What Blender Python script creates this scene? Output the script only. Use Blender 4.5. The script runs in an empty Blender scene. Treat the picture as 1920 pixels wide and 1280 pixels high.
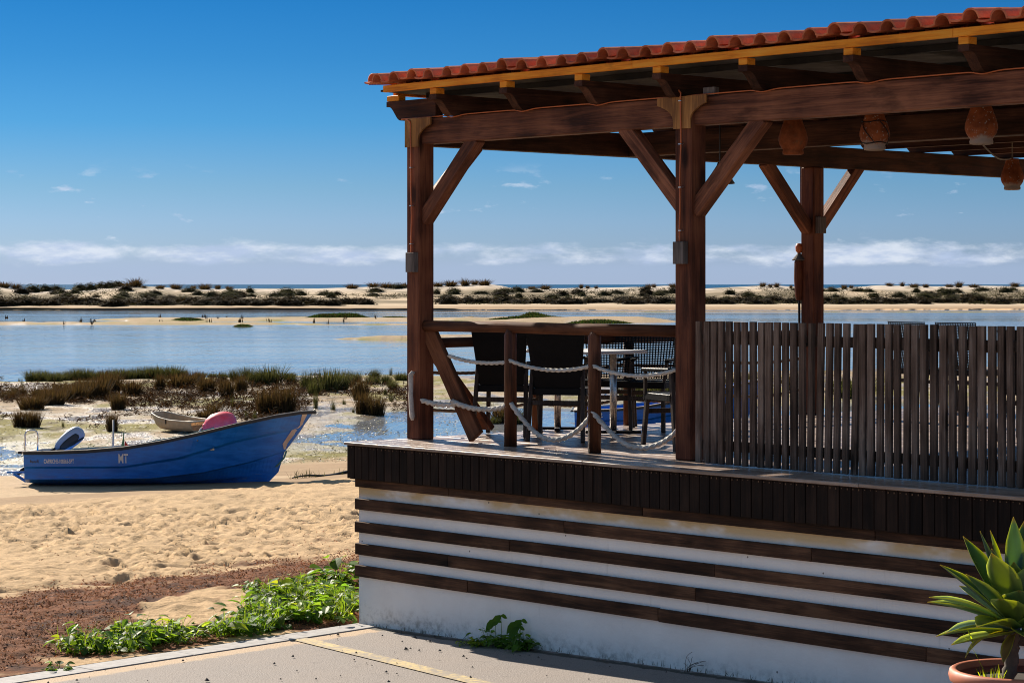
import bpy, bmesh, math, random
import numpy as np
from mathutils import Vector, Matrix
R = math.radians
random.seed(7)
SC = bpy.context.scene
COL = SC.collection

# ------------------------------------------------------------------ camera
EYE = 2.9
FPX = 4277.0
cam = bpy.data.cameras.new('camera')
camo = bpy.data.objects.new('camera', cam); COL.objects.link(camo)
camo.location = (0, 0, EYE); camo.rotation_euler = (R(90), 0, 0)
cam.sensor_width = 36; cam.lens = FPX / 1920 * 36
cam.shift_y = -107 / 1920
cam.clip_start = 0.5; cam.clip_end = 60000
SC.camera = camo

# ------------------------------------------------------------------ sun, sky, exposure
SUN_AZ, SUN_EL = -32.0, 31.0
sd = Vector((math.sin(R(SUN_AZ)) * math.cos(R(SUN_EL)), math.cos(R(SUN_AZ)) * math.cos(R(SUN_EL)), math.sin(R(SUN_EL))))
sun = bpy.data.lights.new('sun', 'SUN'); sun.energy = 4.1; sun.angle = R(0.53); sun.color = (1, .90, .76)
suno = bpy.data.objects.new('sun', sun); COL.objects.link(suno)
suno.rotation_euler = (-sd).to_track_quat('-Z', 'Y').to_euler()
suno.location = (-20, 30, 30)
SC.cycles.filter_width = 1.0; SC.view_settings.view_transform = 'Standard'; SC.view_settings.look = 'None'
SC.view_settings.exposure = 1.2; SC.view_settings.gamma = 1; SC.view_settings.use_curve_mapping = False

class NT:
    """tiny node-graph helper"""
    def __init__(s, tree): s.t = tree; s.n = tree.nodes; s.l = tree.links
    def node(s, typ, ins=None, **kw):
        n = s.n.new(typ)
        for k, v in kw.items(): setattr(n, k, v)
        for k, v in (ins or {}).items(): s.set(n.inputs[k], v)
        return n
    def set(s, sock, v):
        if isinstance(v, bpy.types.NodeSocket): s.l.new(v, sock)
        elif isinstance(v, bpy.types.Node): s.l.new(v.outputs[0], sock)
        else:
            if isinstance(v, (tuple, list)) and len(v) == 3 and sock.type == 'RGBA': v = (*v, 1)
            sock.default_value = v
    def math(s, op, a, b=0.0, c=0.0, clamp=False):
        n = s.n.new('ShaderNodeMath'); n.operation = op; n.use_clamp = clamp
        for i, v in enumerate((a, b, c)): s.set(n.inputs[i], v)
        return n.outputs[0]
    def mixc(s, f, a, b, blend='MIX'):
        n = s.n.new('ShaderNodeMix'); n.data_type = 'RGBA'; n.blend_type = blend
        s.set(n.inputs[0], f); s.set(n.inputs[6], a); s.set(n.inputs[7], b)
        return n.outputs[2]
    def rng(s, v, a, b, c=0.0, d=1.0, smooth=True):
        n = s.n.new('ShaderNodeMapRange'); n.interpolation_type = 'SMOOTHSTEP' if smooth else 'LINEAR'
        s.set(n.inputs[0], v)
        for i, x in enumerate((a, b, c, d)): s.set(n.inputs[1 + i], x)
        return n.outputs[0]
    def noise(s, vec, scale, detail=4, rough=.55, dist=0.0):
        n = s.n.new('ShaderNodeTexNoise'); s.set(n.inputs['Vector'], vec)
        n.inputs['Scale'].default_value = scale; n.inputs['Detail'].default_value = detail
        n.inputs['Roughness'].default_value = rough; n.inputs['Distortion'].default_value = dist
        return n.outputs[0]
    def ramp(s, f, stops):
        n = s.n.new('ShaderNodeValToRGB'); s.set(n.inputs[0], f); e = n.color_ramp.elements
        while len(e) < len(stops): e.new(.5)
        for el, (p, c) in zip(e, stops): el.position = p; el.color = (*c, 1) if len(c) == 3 else c
        return n.outputs[0]
    def mapping(s, vec, scale=(1, 1, 1), loc=(0, 0, 0)):
        n = s.n.new('ShaderNodeMapping'); s.set(n.inputs[0], vec)
        n.inputs['Scale'].default_value = scale; n.inputs['Location'].default_value = loc
        return n.outputs[0]

world = bpy.data.worlds.new('World'); SC.world = world; world.use_nodes = True
W = NT(world.node_tree); W.n.clear()
wout = W.node('ShaderNodeOutputWorld'); bg = W.node('ShaderNodeBackground'); W.l.new(bg.outputs[0], wout.inputs[0])
bg.inputs[1].default_value = 0.05
sky = W.node('ShaderNodeTexSky'); sky.sky_type = 'NISHITA'; sky.sun_disc = False
sky.sun_elevation = R(SUN_EL); sky.sun_rotation = R(SUN_AZ) % (2 * math.pi)
sky.air_density = 1.0; sky.dust_density = 0.3; sky.ozone_density = 2.5
tc = W.node('ShaderNodeTexCoord'); sep = W.node('ShaderNodeSeparateXYZ', {0: tc.outputs['Generated']})
z = sep.outputs[2]
# the deep, polarised blue of the day: clear air darkens quickly above the sea haze, then the tint brightens out of view for more fill light
tint = W.ramp(W.rng(z, 0.0, 0.5, 0, 1, False), [(0, (.30, .43, .84)), (.054, (.25, .41, .79)), (.084, (.20, .38, .70)), (.14, (.095, .325, .66)), (.196, (.055, .27, .58)), (.25, (.032, .235, .53)), (.9, (1.3, 1.25, 1.08))])
skyc = W.mixc(1.0, sky.outputs[0], tint, 'MULTIPLY')
# clouds: a low bank over the sea and a few loose puffs above it
cv = W.mapping(tc.outputs['Generated'], (38, 38, 120))
n1 = W.noise(cv, 1.0, 7, .6, .15)
cvb = W.mapping(tc.outputs['Generated'], (9, 9, 55), (3, 1, 0))
n2 = W.noise(cvb, 1.0, 3, .5)
band = W.math('MULTIPLY', W.rng(z, .005, .012), W.rng(z, .0215, .0145))
dens = W.math('ADD', W.math('MULTIPLY', n1, 1.0), W.math('MULTIPLY', band, .36))
dens = W.math('ADD', dens, W.math('MULTIPLY', W.math('SUBTRACT', n2, .5), .55))
c1 = W.math('MULTIPLY', W.rng(dens, .66, .98), W.rng(z, .027, .0195))
haze = W.math('MULTIPLY', W.rng(z, .016, .006), .62)
pv = W.mapping(tc.outputs['Generated'], (55, 55, 165), (7.3, 2.2, 5.1))
n3 = W.noise(pv, 1.0, 6, .55)
n4 = W.noise(W.mapping(tc.outputs['Generated'], (14, 14, 30), (1.7, 4, 2)), 1.0, 2)
pzone = W.math('MULTIPLY', W.rng(z, .014, .022), W.rng(z, .055, .035))
pd = W.math('ADD', n3, W.math('MULTIPLY', W.math('SUBTRACT', n4, .5), .7))
c2 = W.math('MULTIPLY', W.rng(pd, .645, .78), pzone)
hz = W.mixc(haze, skyc, (3.5, 4.5, 6.4))
shade = W.noise(W.mapping(tc.outputs['Generated'], (45, 45, 170), (0, 0, .35)), 1.0, 5, .6)
ccol = W.mixc(W.rng(shade, .35, .65), (4.4, 5.3, 7.2), (7.0, 7.5, 8.4))
cl = W.mixc(W.math('MULTIPLY', W.math('MAXIMUM', c1, c2), .80), hz, ccol)
W.l.new(cl, bg.inputs[0])

# ------------------------------------------------------------------ frames
# building frame: s runs along the front wall towards the right, t into the terrace, z up
TH = math.atan2(-.7346, .6785)
OX, OY = -1.4225, 19.5
DECK = 1.555
def B(s, t, z=0.0): return Vector((OX + .6785 * s + .7346 * t, OY - .7346 * s + .6785 * t, z))
def at(px, py, z):
    """point of the horizontal plane z that the photo pixel looks at"""
    Y = (EYE - z) * FPX / (py - 533.0)
    return ((px - 960) / FPX * Y, Y)
def s_at(px, t):
    k = (px - 960) / FPX
    return (k * (OY + .6785 * t) - OX - .7346 * t) / (.6785 + .7346 * k)

def tag(o, label=None, cat=None, group=None, kind=None):
    if label: o['label'] = label
    if cat: o['category'] = cat
    if group: o['group'] = group
    if kind: o['kind'] = kind
    return o
def empty(name, loc, rz=0.0, label=None, cat=None, group=None):
    o = bpy.data.objects.new(name, None); COL.objects.link(o); o.empty_display_size = .2
    o.location = loc; o.rotation_euler = (0, 0, rz)
    return tag(o, label, cat, group)
def bempty(name, s, t, z, label, cat, group=None, rz=0.0): return empty(name, B(s, t, z), TH + rz, label, cat, group)
def link(name, me, parent=None, loc=(0, 0, 0), rot=(0, 0, 0), scale=(1, 1, 1)):
    o = bpy.data.objects.new(name, me); COL.objects.link(o)
    o.location = loc; o.rotation_euler = rot; o.scale = scale
    if parent: o.parent = parent
    return o
def copy_tree(o, parent=None):
    c = o.copy(); COL.objects.link(c); c.parent = parent
    for ch in list(o.children): copy_tree(ch, c)
    return c

class MB:
    """collects geometry; build() links it as ONE mesh object"""
    def __init__(s): s.v = []; s.f = []; s.c = []
    def add(s, vs, fs, col=None):
        b = len(s.v); s.v += [tuple(v) for v in vs]; s.f += [tuple(i + b for i in f) for f in fs]
        if col is not None: s.c += [col] * len(vs)
        return s
    def box(s, x0, x1, y0, y1, z0, z1, ch=0.0, M=None):
        bm = bmesh.new(); bmesh.ops.create_cube(bm, size=1)
        for v in bm.verts: v.co = Vector(((x0 + x1) / 2 + v.co.x * (x1 - x0), (y0 + y1) / 2 + v.co.y * (y1 - y0), (z0 + z1) / 2 + v.co.z * (z1 - z0)))
        if ch: bmesh.ops.bevel(bm, geom=list(bm.edges), offset=ch, segments=1, affect='EDGES')
        if M is not None: bm.transform(M)
        bm.verts.index_update()
        s.add([v.co for v in bm.verts], [[v.index for v in f.verts] for f in bm.faces]); bm.free(); return s
    def beam(s, p0, p1, w, h, ch=.006, up=Vector((0, 0, 1))):
        """bar of width w (sideways) and height h (along up) from p0 to p1"""
        p0, p1 = Vector(p0), Vector(p1); x = (p1 - p0); L = x.length; x.normalize()
        y = up.cross(x); 
        if y.length < 1e-4: y = Vector((0, 1, 0)).cross(x)
        y.normalize(); zz = x.cross(y)
        M = Matrix(((x.x, y.x, zz.x, p0.x), (x.y, y.y, zz.y, p0.y), (x.z, y.z, zz.z, p0.z), (0, 0, 0, 1)))
        return s.box(0, L, -w / 2, w / 2, -h / 2, h / 2, ch, M)
    def prism(s, poly, d0, d1, f):
        """polygon poly (u, w) extruded from d0 to d1; f(u, w, d) gives the point"""
        n = len(poly)
        vs = [f(u, w, d0) for u, w in poly] + [f(u, w, d1) for u, w in poly]
        fs = [tuple(range(n))[::-1], tuple(range(n, 2 * n))] + [(i, (i + 1) % n, n + (i + 1) % n, n + i) for i in range(n)]
        return s.add(vs, fs)
    def tube(s, pts, r, seg=8, lobes=0, twist=0.0, depth=.2, cap=True):
        pts = [Vector(p) for p in pts]; n = len(pts); rs = r if isinstance(r, (list, tuple)) else [r] * n
        vs = []; L = 0; up = None
        for i, p in enumerate(pts):
            t = (pts[min(i + 1, n - 1)] - pts[max(i - 1, 0)]).normalized()
            if i: L += (p - pts[i - 1]).length
            if up is None: up = Vector((0, 0, 1)) if abs(t.z) < .9 else Vector((1, 0, 0))
            a = t.cross(up); a.normalize(); b = a.cross(t); up = b
            for k in range(seg):
                ph = 2 * math.pi * k / seg
                rr = rs[i] * (1 + (depth * math.cos(lobes * ph - twist * L) if lobes else 0))
                vs.append(p + a * (math.cos(ph) * rr) + b * (math.sin(ph) * rr))
        fs = [(i * seg + k, i * seg + (k + 1) % seg, (i + 1) * seg + (k + 1) % seg, (i + 1) * seg + k) for i in range(n - 1) for k in range(seg)]
        if cap: fs += [tuple(range(seg))[::-1], tuple(range((n - 1) * seg, n * seg))]
        return s.add(vs, fs)
    def lathe(s, prof, seg=24, c=(0, 0, 0), sx=1, sy=1, cap=True):
        n = len(prof); vs = [(c[0] + sx * r * math.cos(2 * math.pi * k / seg), c[1] + sy * r * math.sin(2 * math.pi * k / seg), c[2] + h) for r, h in prof for k in range(seg)]
        fs = [(i * seg + k, i * seg + (k + 1) % seg, (i + 1) * seg + (k + 1) % seg, (i + 1) * seg + k) for i in range(n - 1) for k in range(seg)]
        if cap: fs += [tuple(range(seg))[::-1], tuple(range((n - 1) * seg, n * seg))]
        return s.add(vs, fs)
    def mesh(s, name, mat=None, smooth=False):
        me = bpy.data.meshes.new(name); me.from_pydata(s.v, [], s.f)
        if s.c:
            ca = me.color_attributes.new('tint', 'FLOAT_COLOR', 'POINT')
            arr = np.array(s.c, dtype=np.float32); arr = np.hstack([arr[:, :3], np.ones((len(arr), 1), np.float32)])
            ca.data.foreach_set('color', arr.ravel())
        me.validate(); me.update()
        if smooth: me.polygons.foreach_set('use_smooth', [True] * len(me.polygons))
        if mat: me.materials.append(mat)
        return me
    def build(s, name, mat, parent=None, smooth=False, **kw): return link(name, s.mesh(name, mat, smooth), parent, **kw)

# ------------------------------------------------------------------ materials
def newmat(name):
    m = bpy.data.materials.new(name); m.use_nodes = True; t = NT(m.node_tree); t.n.clear()
    out = t.node('ShaderNodeOutputMaterial'); p = t.node('ShaderNodeBsdfPrincipled'); t.l.new(p.outputs[0], out.inputs[0])
    return m, t, p, out
def objvec(t, rnd=True):
    c = t.node('ShaderNodeTexCoord').outputs['Object']
    if not rnd: return c
    oi = t.node('ShaderNodeObjectInfo'); k = t.math('MULTIPLY', oi.outputs['Random'], 61.0)
    cx = t.node('ShaderNodeCombineXYZ', {0: k, 1: t.math('MULTIPLY', k, .37), 2: t.math('MULTIPLY', k, .73)})
    va = t.node('ShaderNodeVectorMath', operation='ADD'); t.l.new(c, va.inputs[0]); t.l.new(cx.outputs[0], va.inputs[1])
    return va.outputs[0]
def bump(t, p, h, strength, dist=.01):
    b = t.node('ShaderNodeBump', {'Height': h, 'Strength': strength, 'Distance': dist}); t.l.new(b.outputs[0], p.inputs['Normal']); return b
def wood(name, dark, mid, light, axis=0, rough=.6, knots=.8, var=.25, coat=0.0, bs=.35):
    m, t, p, out = newmat(name); v = objvec(t)
    g = [9, 9, 9]; g[axis] = .7; f = [70, 70, 70]; f[axis] = 2.2
    a = t.noise(t.mapping(v, g), 1.6, 5, .6, .9); fine = t.noise(t.mapping(v, f), 1.5, 4, .65)
    blot = t.noise(v, 2.3, 3, .5)
    k = [3.4, 3.4, 3.4]; k[axis] = 1.5
    wv = t.node('ShaderNodeTexVoronoi', {'Vector': t.mapping(v, k), 'Scale': 1.0}); wv.inputs['Randomness'].default_value = 1
    kn = t.rng(t.math('ADD', wv.outputs['Distance'], t.math('MULTIPLY', t.math('SUBTRACT', fine, .5), .12)), .06, .20, knots, 0)
    gr = t.math('ADD', t.math('MULTIPLY', a, .6), t.math('MULTIPLY', fine, .4))
    gr = t.math('ADD', gr, t.math('MULTIPLY', t.math('SUBTRACT', blot, .5), .5))
    c = t.ramp(gr, [(.34, dark), (.5, mid), (.66, light)])
    pat = t.rng(t.noise(t.mapping(v, [2.2 if i == axis else 7 for i in range(3)], (4, 1, 2)), 1.0, 4, .6), .56, .72, 0, .55)
    c = t.mixc(pat, c, tuple(x * .55 for x in dark))
    c = t.mixc(kn, c, tuple(x * .25 for x in dark))
    oi = t.node('ShaderNodeObjectInfo')
    hv = t.node('ShaderNodeHueSaturation', {'Color': c, 'Value': t.rng(oi.outputs['Random'], 0, 1, 1 - var, 1 + var, False)})
    t.l.new(hv.outputs[0], p.inputs['Base Color'])
    t.set(p.inputs['Roughness'], t.rng(fine, .3, .7, rough - .08, rough + .12))
    p.inputs['Specular IOR Level'].default_value = .5 if 'deck' in name else .12; p.inputs['Coat Weight'].default_value = coat; p.inputs['Coat Roughness'].default_value = .25
    bump(t, p, t.math('ADD', t.math('MULTIPLY', a, .5), fine), bs, .006)
    return m
def simple(name, col, rough=.5, metal=0.0, nscale=20, namp=.25, bs=.1, spec=.5, col2=None, trans=0.0, rnd=True):
    m, t, p, out = newmat(name); v = objvec(t, rnd); n = t.noise(v, nscale, 5, .6); b = t.noise(v, nscale * .17, 3)
    c2 = col2 or tuple(x * (1 - namp) for x in col)
    c = t.mixc(t.rng(t.math('ADD', t.math('MULTIPLY', n, .5), t.math('MULTIPLY', b, .5)), .35, .65), c2, col)
    t.l.new(c, p.inputs['Base Color']); t.set(p.inputs['Roughness'], t.rng(n, .3, .7, max(rough - .07, .02), min(rough + .1, 1)))
    p.inputs['Metallic'].default_value = metal; p.inputs['Specular IOR Level'].default_value = spec
    if bs: bump(t, p, n, bs, .004)
    return m
def leafmat(name, col, trans, tw=.45, rough=.45, var=.35, attr=True, nscale=9):
    m, t, p, out = newmat(name)
    oi = t.node('ShaderNodeObjectInfo'); v = objvec(t); n = t.noise(v, nscale, 3)
    if attr:
        at_ = t.node('ShaderNodeVertexColor'); at_.layer_name = 'tint'; f = at_.outputs[0]
        c = t.mixc(1.0, col, f, 'MULTIPLY'); tr = t.mixc(1.0, trans, f, 'MULTIPLY')
    else: c, tr = col, trans
    hv = t.node('ShaderNodeHueSaturation', {'Color': c, 'Value': t.rng(n, .3, .7, 1 - var, 1 + var)})
    t.l.new(hv.outputs[0], p.inputs['Base Color']); p.inputs['Roughness'].default_value = rough
    p.inputs['Specular IOR Level'].default_value = .22 if name in ('weed_leaf', 'agave_leaf') else .04
    tl = t.node('ShaderNodeBsdfTranslucent', {'Color': tr}); mx = t.node('ShaderNodeMixShader', {0: tw})
    t.l.new(p.outputs[0], mx.inputs[1]); t.l.new(tl.outputs[0], mx.inputs[2]); t.l.new(mx.outputs[0], out.inputs[0])
    return m

DK, MD, LT = (.045, .015, .0085), (.155, .055, .029), (.30, .115, .058)
WX = wood('beam_wood_along', DK, MD, LT, 0); WY = wood('beam_wood_across', DK, MD, LT, 1); WZ = wood('post_wood', DK, (.135, .042, .021), (.24, .085, .04), 2)
WRAF = wood('rafter_wood_shaded', (.018, .007, .004), (.05, .019, .011), (.10, .04, .022), 1, .65); WRAX = wood('joist_wood_shaded', (.018, .007, .004), (.05, .019, .011), (.10, .04, .022), 0, .65)  # darker than the front beams: under-roof shade is put into the wood colour
WCAP = wood('bracket_wood', (.16, .07, .025), (.32, .145, .045), (.44, .22, .075), 2, knots=.2)
WSLAT = wood('slat_wood', (.045, .028, .019), (.135, .086, .062), (.27, .195, .15), 2, .8, .9, .22)
WSKIRT = wood('skirt_wood', (.007, .004, .003), (.017, .0095, .0065), (.034, .019, .013), 2, .7, .5, .3)
WBAT = wood('batten_wood', (.02, .010, .006), (.062, .029, .016), (.14, .07, .038), 0, .65, .8, .3)
WDECK = wood('deck_wood', (.13, .08, .055), (.26, .18, .135), (.42, .32, .26), 0, .36, .3, .2, .15)
WFAS = wood('fascia_wood', (.58, .165, .012), (.85, .29, .022), (.90, .40, .05), 0, .5, .5, .08)
WBOX = wood('lamp_box_wood', (.07, .055, .045), (.16, .13, .115), (.25, .21, .19), 2, .8, .3, .1)
WLOG = wood('log_wood', (.05, .019, .010), (.125, .047, .022), (.20, .08, .038), 0, .72, .6, .15, 0); WLOGZ = wood('baluster_wood', (.045, .017, .009), (.115, .041, .019), (.20, .078, .036), 2, .5, .6, .15, .1)
WDARK = simple('roof_underside_shaded', (.012, .009, .008), .8, nscale=6)  # almost black, so soffit and laths carry the roof shade in their colour

def make_plaster():
    m, t, p, out = newmat('white_plaster'); v = objvec(t, False); sx = t.node('ShaderNodeSeparateXYZ', {0: v})
    n = t.noise(v, 3.2, 5, .6); f = t.noise(v, 55, 4, .6); lump = t.noise(v, 9, 3)
    drip = t.noise(t.mapping(v, (9, 9, 1.0)), 1.0, 5, .65)
    base = t.mixc(t.rng(n, .3, .7), (.88, .83, .775), (.93, .89, .835))
    # ochre rust wash under the top board
    st = t.math('MULTIPLY', t.rng(sx.outputs[2], 1.05, 1.13), t.rng(t.noise(t.mapping(v, (1.3, 1, 3)), 1.0, 4, .6), .36, .56))
    base = t.mixc(t.math('MULTIPLY', st, .85), base, (.62, .40, .14))
    base = t.mixc(t.math('MULTIPLY', t.rng(drip, .60, .78), .35), base, (.45, .42, .38))
    low = t.math('MULTIPLY', t.rng(sx.outputs[2], .24, .02), t.rng(t.noise(v, 14, 5, .7), .42, .70))
    base = t.mixc(t.math('MULTIPLY', low, .7), base, (.22, .18, .14))
    sp = t.node('ShaderNodeTexVoronoi', {'Vector': v, 'Scale': 5.0}); base = t.mixc(t.rng(sp.outputs['Distance'], .035, .05, .8, 0), base, (.08, .06, .05))
    t.l.new(base, p.inputs['Base Color']); p.inputs['Roughness'].default_value = .75
    bump(t, p, t.math('ADD', t.math('MULTIPLY', f, .25), lump), .35, .02)
    return m
PLASTER = make_plaster()

def make_tile():
    m, t, p, out = newmat('roof_tile'); v = objvec(t); n = t.noise(v, 12, 5, .65); b = t.noise(v, 2.5, 3)
    c = t.mixc(t.rng(n, .3, .7), (.50, .115, .045), (.68, .20, .085)); c = t.mixc(t.rng(b, .5, .75, 0, .55), c, (.40, .13, .095)); c = t.mixc(t.rng(t.noise(v, 26, 5, .7), .60, .72, 0, .6), c, (.16, .10, .07))
    oi = t.node('ShaderNodeObjectInfo'); hv = t.node('ShaderNodeHueSaturation', {'Color': c, 'Value': t.rng(oi.outputs['Random'], 0, 1, .68, 1.22, False)})
    t.l.new(hv.outputs[0], p.inputs['Base Color']); p.inputs['Roughness'].default_value = .65; p.inputs['Specular IOR Level'].default_value = .2; bump(t, p, n, .25, .004)
    return m
TILE = make_tile()

def make_asphalt():
    m, t, p, out = newmat('asphalt'); v = objvec(t, False)
    g = t.node('ShaderNodeTexVoronoi', {'Vector': v, 'Scale': 70.0}); n = t.noise(v, 1.3, 5, .6); f = t.noise(v, 120, 3, .7); mid = t.noise(v, 9, 5, .65)
    c = t.mixc(t.rng(f, .30, .70), (.135, .113, .10), (.31, .265, .235))
    c = t.mixc(t.rng(n, .35, .68, 0, .55), c, (.245, .20, .17))
    c = t.mixc(t.rng(g.outputs['Distance'], .16, .08, 0, .7), c, (.40, .36, .33))
    c = t.mixc(t.rng(mid, .56, .72, 0, .35), c, (.10, .083, .075))
    em = t.node('ShaderNodeVertexColor'); em.layer_name = 'tint'
    sepc = t.node('ShaderNodeSeparateColor', {0: em.outputs[0]})
    sand = t.math('MULTIPLY', t.rng(t.math('ADD', sepc.outputs[0], t.math('MULTIPLY', t.math('SUBTRACT', mid, .5), .5)), .42, .62), .85)
    c = t.mixc(sand, c, (.47, .33, .20))
    moss = t.rng(t.math('ADD', sepc.outputs[1], t.math('MULTIPLY', t.math('SUBTRACT', mid, .5), .9)), .55, .75)
    c = t.mixc(moss, c, (.05, .042, .03))
    t.l.new(c, p.inputs['Base Color']); p.inputs['Roughness'].default_value = .85
    bump(t, p, t.math('ADD', t.math('MULTIPLY', g.outputs['Distance'], 1.0), f), .45, .008)
    return m
ASPHALT = make_asphalt()
def make_paint():
    m, t, p, out = newmat('yellow_paint'); v = objvec(t, False); n = t.noise(v, 24, 6, .75); b = t.noise(v, 3, 4)
    c = t.mixc(t.rng(t.math('ADD', n, t.math('MULTIPLY', t.math('SUBTRACT', b, .5), .5)), .38, .66), (.24, .20, .16), (.52, .385, .16))
    t.l.new(c, p.inputs['Base Color']); p.inputs['Roughness'].default_value = .8; bump(t, p, n, .4, .006); return m
PAINT = make_paint()
KERB = simple('granite_kerb', (.40, .375, .36), .8, nscale=90, namp=.35, bs=.3)

def make_ground():
    m, t, p, out = newmat('ground'); v = t.node('ShaderNodeTexCoord').outputs['Object']
    a = t.node('ShaderNodeVertexColor'); a.layer_name = 'tint'
    at2 = t.node('ShaderNodeAttribute'); at2.attribute_name = 'wet'; wet = at2.outputs['Fac']
    at3 = t.node('ShaderNodeAttribute'); at3.attribute_name = 'grain'; gk = at3.outputs['Fac']
    f = t.noise(v, 38, 4, .7); n = t.noise(v, 6.5, 5, .6); big = t.noise(v, 1.1, 4, .6)
    vv = t.rng(t.math('ADD', t.math('MULTIPLY', f, .45), t.math('ADD', t.math('MULTIPLY', n, .35), t.math('MULTIPLY', big, .2))), .3, .7, .74, 1.2)
    hv = t.node('ShaderNodeHueSaturation', {'Color': a.outputs[0], 'Value': vv}); t.l.new(hv.outputs[0], p.inputs['Base Color'])
    t.set(p.inputs['Roughness'], t.rng(wet, 0, 1, .95, .13)); t.set(p.inputs['Specular IOR Level'], t.rng(wet, 0, 1, .08, .55))
    h = t.math('ADD', t.math('MULTIPLY', n, 1.0), t.math('MULTIPLY', f, .35))
    b = t.node('ShaderNodeBump', {'Height': h, 'Distance': .05}); t.set(b.inputs['Strength'], t.rng(gk, 0, 1, .06, 1.0)); t.l.new(b.outputs[0], p.inputs['Normal'])
    return m
GROUND = make_ground()

def make_water(name, deep, amp, rough, calm):
    m, t, p, out = newmat(name); v = t.node('ShaderNodeTexCoord').outputs['Object']
    w1 = t.noise(t.mapping(v, (1.9, .26, 1)), 1.3, 3, .65); w2 = t.noise(t.mapping(v, (.30, .09, 1)), 1.0, 3, .5)
    zone = t.noise(t.mapping(v, (.012, .085, 1), (3, 7, 0)), 1.0, 4, .6)
    zz = t.rng(zone, .44, .60)
    h = t.math('ADD', w1, t.math('MULTIPLY', w2, 1.6))
    b = t.node('ShaderNodeBump', {'Height': h, 'Distance': .12}); t.set(b.inputs['Strength'], t.rng(zz, 0, 1, amp * calm, amp, False)); t.l.new(b.outputs[0], p.inputs['Normal'])
    p.inputs['Base Color'].default_value = (*deep, 1); p.inputs['IOR'].default_value = 1.33
    t.set(p.inputs['Roughness'], t.rng(zz, 0, 1, rough * .4, rough, False))
    return m
WATER = make_water('lagoon_water', (.24, .25, .27), .95, .12, .30)
SEA = make_water('sea_water', (.004, .06, .13), .9, .6, .8); SEA.node_tree.nodes['Principled BSDF'].inputs['Specular IOR Level'].default_value = .05

ROPE = simple('rope_fibre', (.62, .57, .50), .85, nscale=60, namp=.35, bs=.3)
ROPEB = simple('brown_rope_fibre', (.24, .17, .11), .85, nscale=60, namp=.4, bs=.3)
CABLE = simple('orange_cable', (.55, .13, .03), .45, nscale=30, namp=.15, bs=0)
WICKER = simple('black_wicker', (.007, .0065, .007), .5, nscale=90, namp=.3, bs=.3, spec=.15)
CHLEG = wood('chair_leg_wood', (.028, .02, .016), (.06, .045, .036), (.11, .085, .07), 2, .5, .2, .1)
TABLE = simple('white_tabletop', (.62, .61, .60), .4, nscale=25, namp=.08, bs=.05)
STEEL = simple('brushed_steel', (.62, .60, .57), .3, .9, nscale=40, namp=.15, bs=.05)
IRON = simple('black_iron', (.02, .018, .017), .5, .6, nscale=30)
def make_clay(name, crust):
    m, t, p, out = newmat(name); v = objvec(t); sx = t.node('ShaderNodeSeparateXYZ', {0: t.node('ShaderNodeTexCoord').outputs['Object']})
    n = t.noise(v, 14, 5, .65); c = t.mixc(t.rng(n, .3, .7), (.15, .038, .012), (.29, .078, .026))
    if crust:
        nv_ = t.node('ShaderNodeTexNoise', {'Vector': v, 'Scale': 60.0}); dv = t.node('ShaderNodeVectorMath', operation='MULTIPLY_ADD'); t.l.new(nv_.outputs[1], dv.inputs[0]); dv.inputs[1].default_value = (.03, .03, .03); t.l.new(v, dv.inputs[2])
        vo = t.node('ShaderNodeTexVoronoi', {'Vector': dv.outputs[0], 'Scale': 34.0}); vo2 = t.node('ShaderNodeTexVoronoi', {'Vector': v, 'Scale': 55.0})
        zone = t.noise(v, 7, 2); dots = t.math('MULTIPLY', t.rng(t.math('ADD', vo.outputs['Distance'], t.math('MULTIPLY', zone, .5)), .49, .43), t.rng(zone, .43, .48))
        lowz = t.math('ADD', sx.outputs[2], t.math('MULTIPLY', t.math('SUBTRACT', n, .5), .12))
        fac = t.math('MAXIMUM', dots, t.rng(lowz, .075, .035)); fac = t.math('MAXIMUM', fac, t.math('MULTIPLY', t.rng(vo2.outputs['Distance'], .3, .2), t.rng(lowz, .12, .05)))
        c = t.mixc(t.math('MULTIPLY', fac, .8), c, (.33, .27, .215))
    else: c = t.mixc(t.rng(t.noise(v, 22, 4, .7), .55, .7, 0, .7), c, (.13, .07, .035))
    t.l.new(c, p.inputs['Base Color']); p.inputs['Roughness'].default_value = .8; p.inputs['Specular IOR Level'].default_value = .1; bump(t, p, n, .4, .006); return m
CLAY, CLAYW = make_clay('red_clay', False), make_clay('barnacled_clay', True)
TERRA = simple('terracotta_plastic', (.52, .155, .075), .55, nscale=7, namp=.3, bs=.08, col2=(.38, .14, .085))
SOIL = simple('potting_soil', (.035, .024, .017), .95, nscale=30, bs=.8)
def make_hull():
    m, t, p, out = newmat('blue_hull_paint'); v = objvec(t, False); sx = t.node('ShaderNodeSeparateXYZ', {0: v})
    n = t.noise(t.mapping(v, (1.2, 1, 5)), 2.2, 5, .65); sc = t.noise(t.mapping(v, (3, 3, 30)), 2.0, 5, .7)
    c = t.mixc(t.rng(n, .3, .7), (.001, .10, .42), (.003, .16, .60))
    c = t.mixc(t.math('MULTIPLY', t.rng(sx.outputs[2], .22, .1), t.rng(sc, .56, .68)), c, (.20, .20, .19))
    c = t.mixc(t.rng(sc, .64, .74, 0, .45), c, (.10, .22, .42)); c = t.mixc(t.rng(t.noise(v, 4.5, 5, .7), .60, .74, 0, .45), c, (.004, .06, .22))
    t.l.new(c, p.inputs['Base Color']); t.set(p.inputs['Roughness'], t.rng(n, .3, .7, .28, .5)); bump(t, p, n, .08, .01); return m
HULL = make_hull()
RUBBER = simple('black_rubber', (.012, .012, .014), .45, nscale=25, bs=.05)
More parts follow.
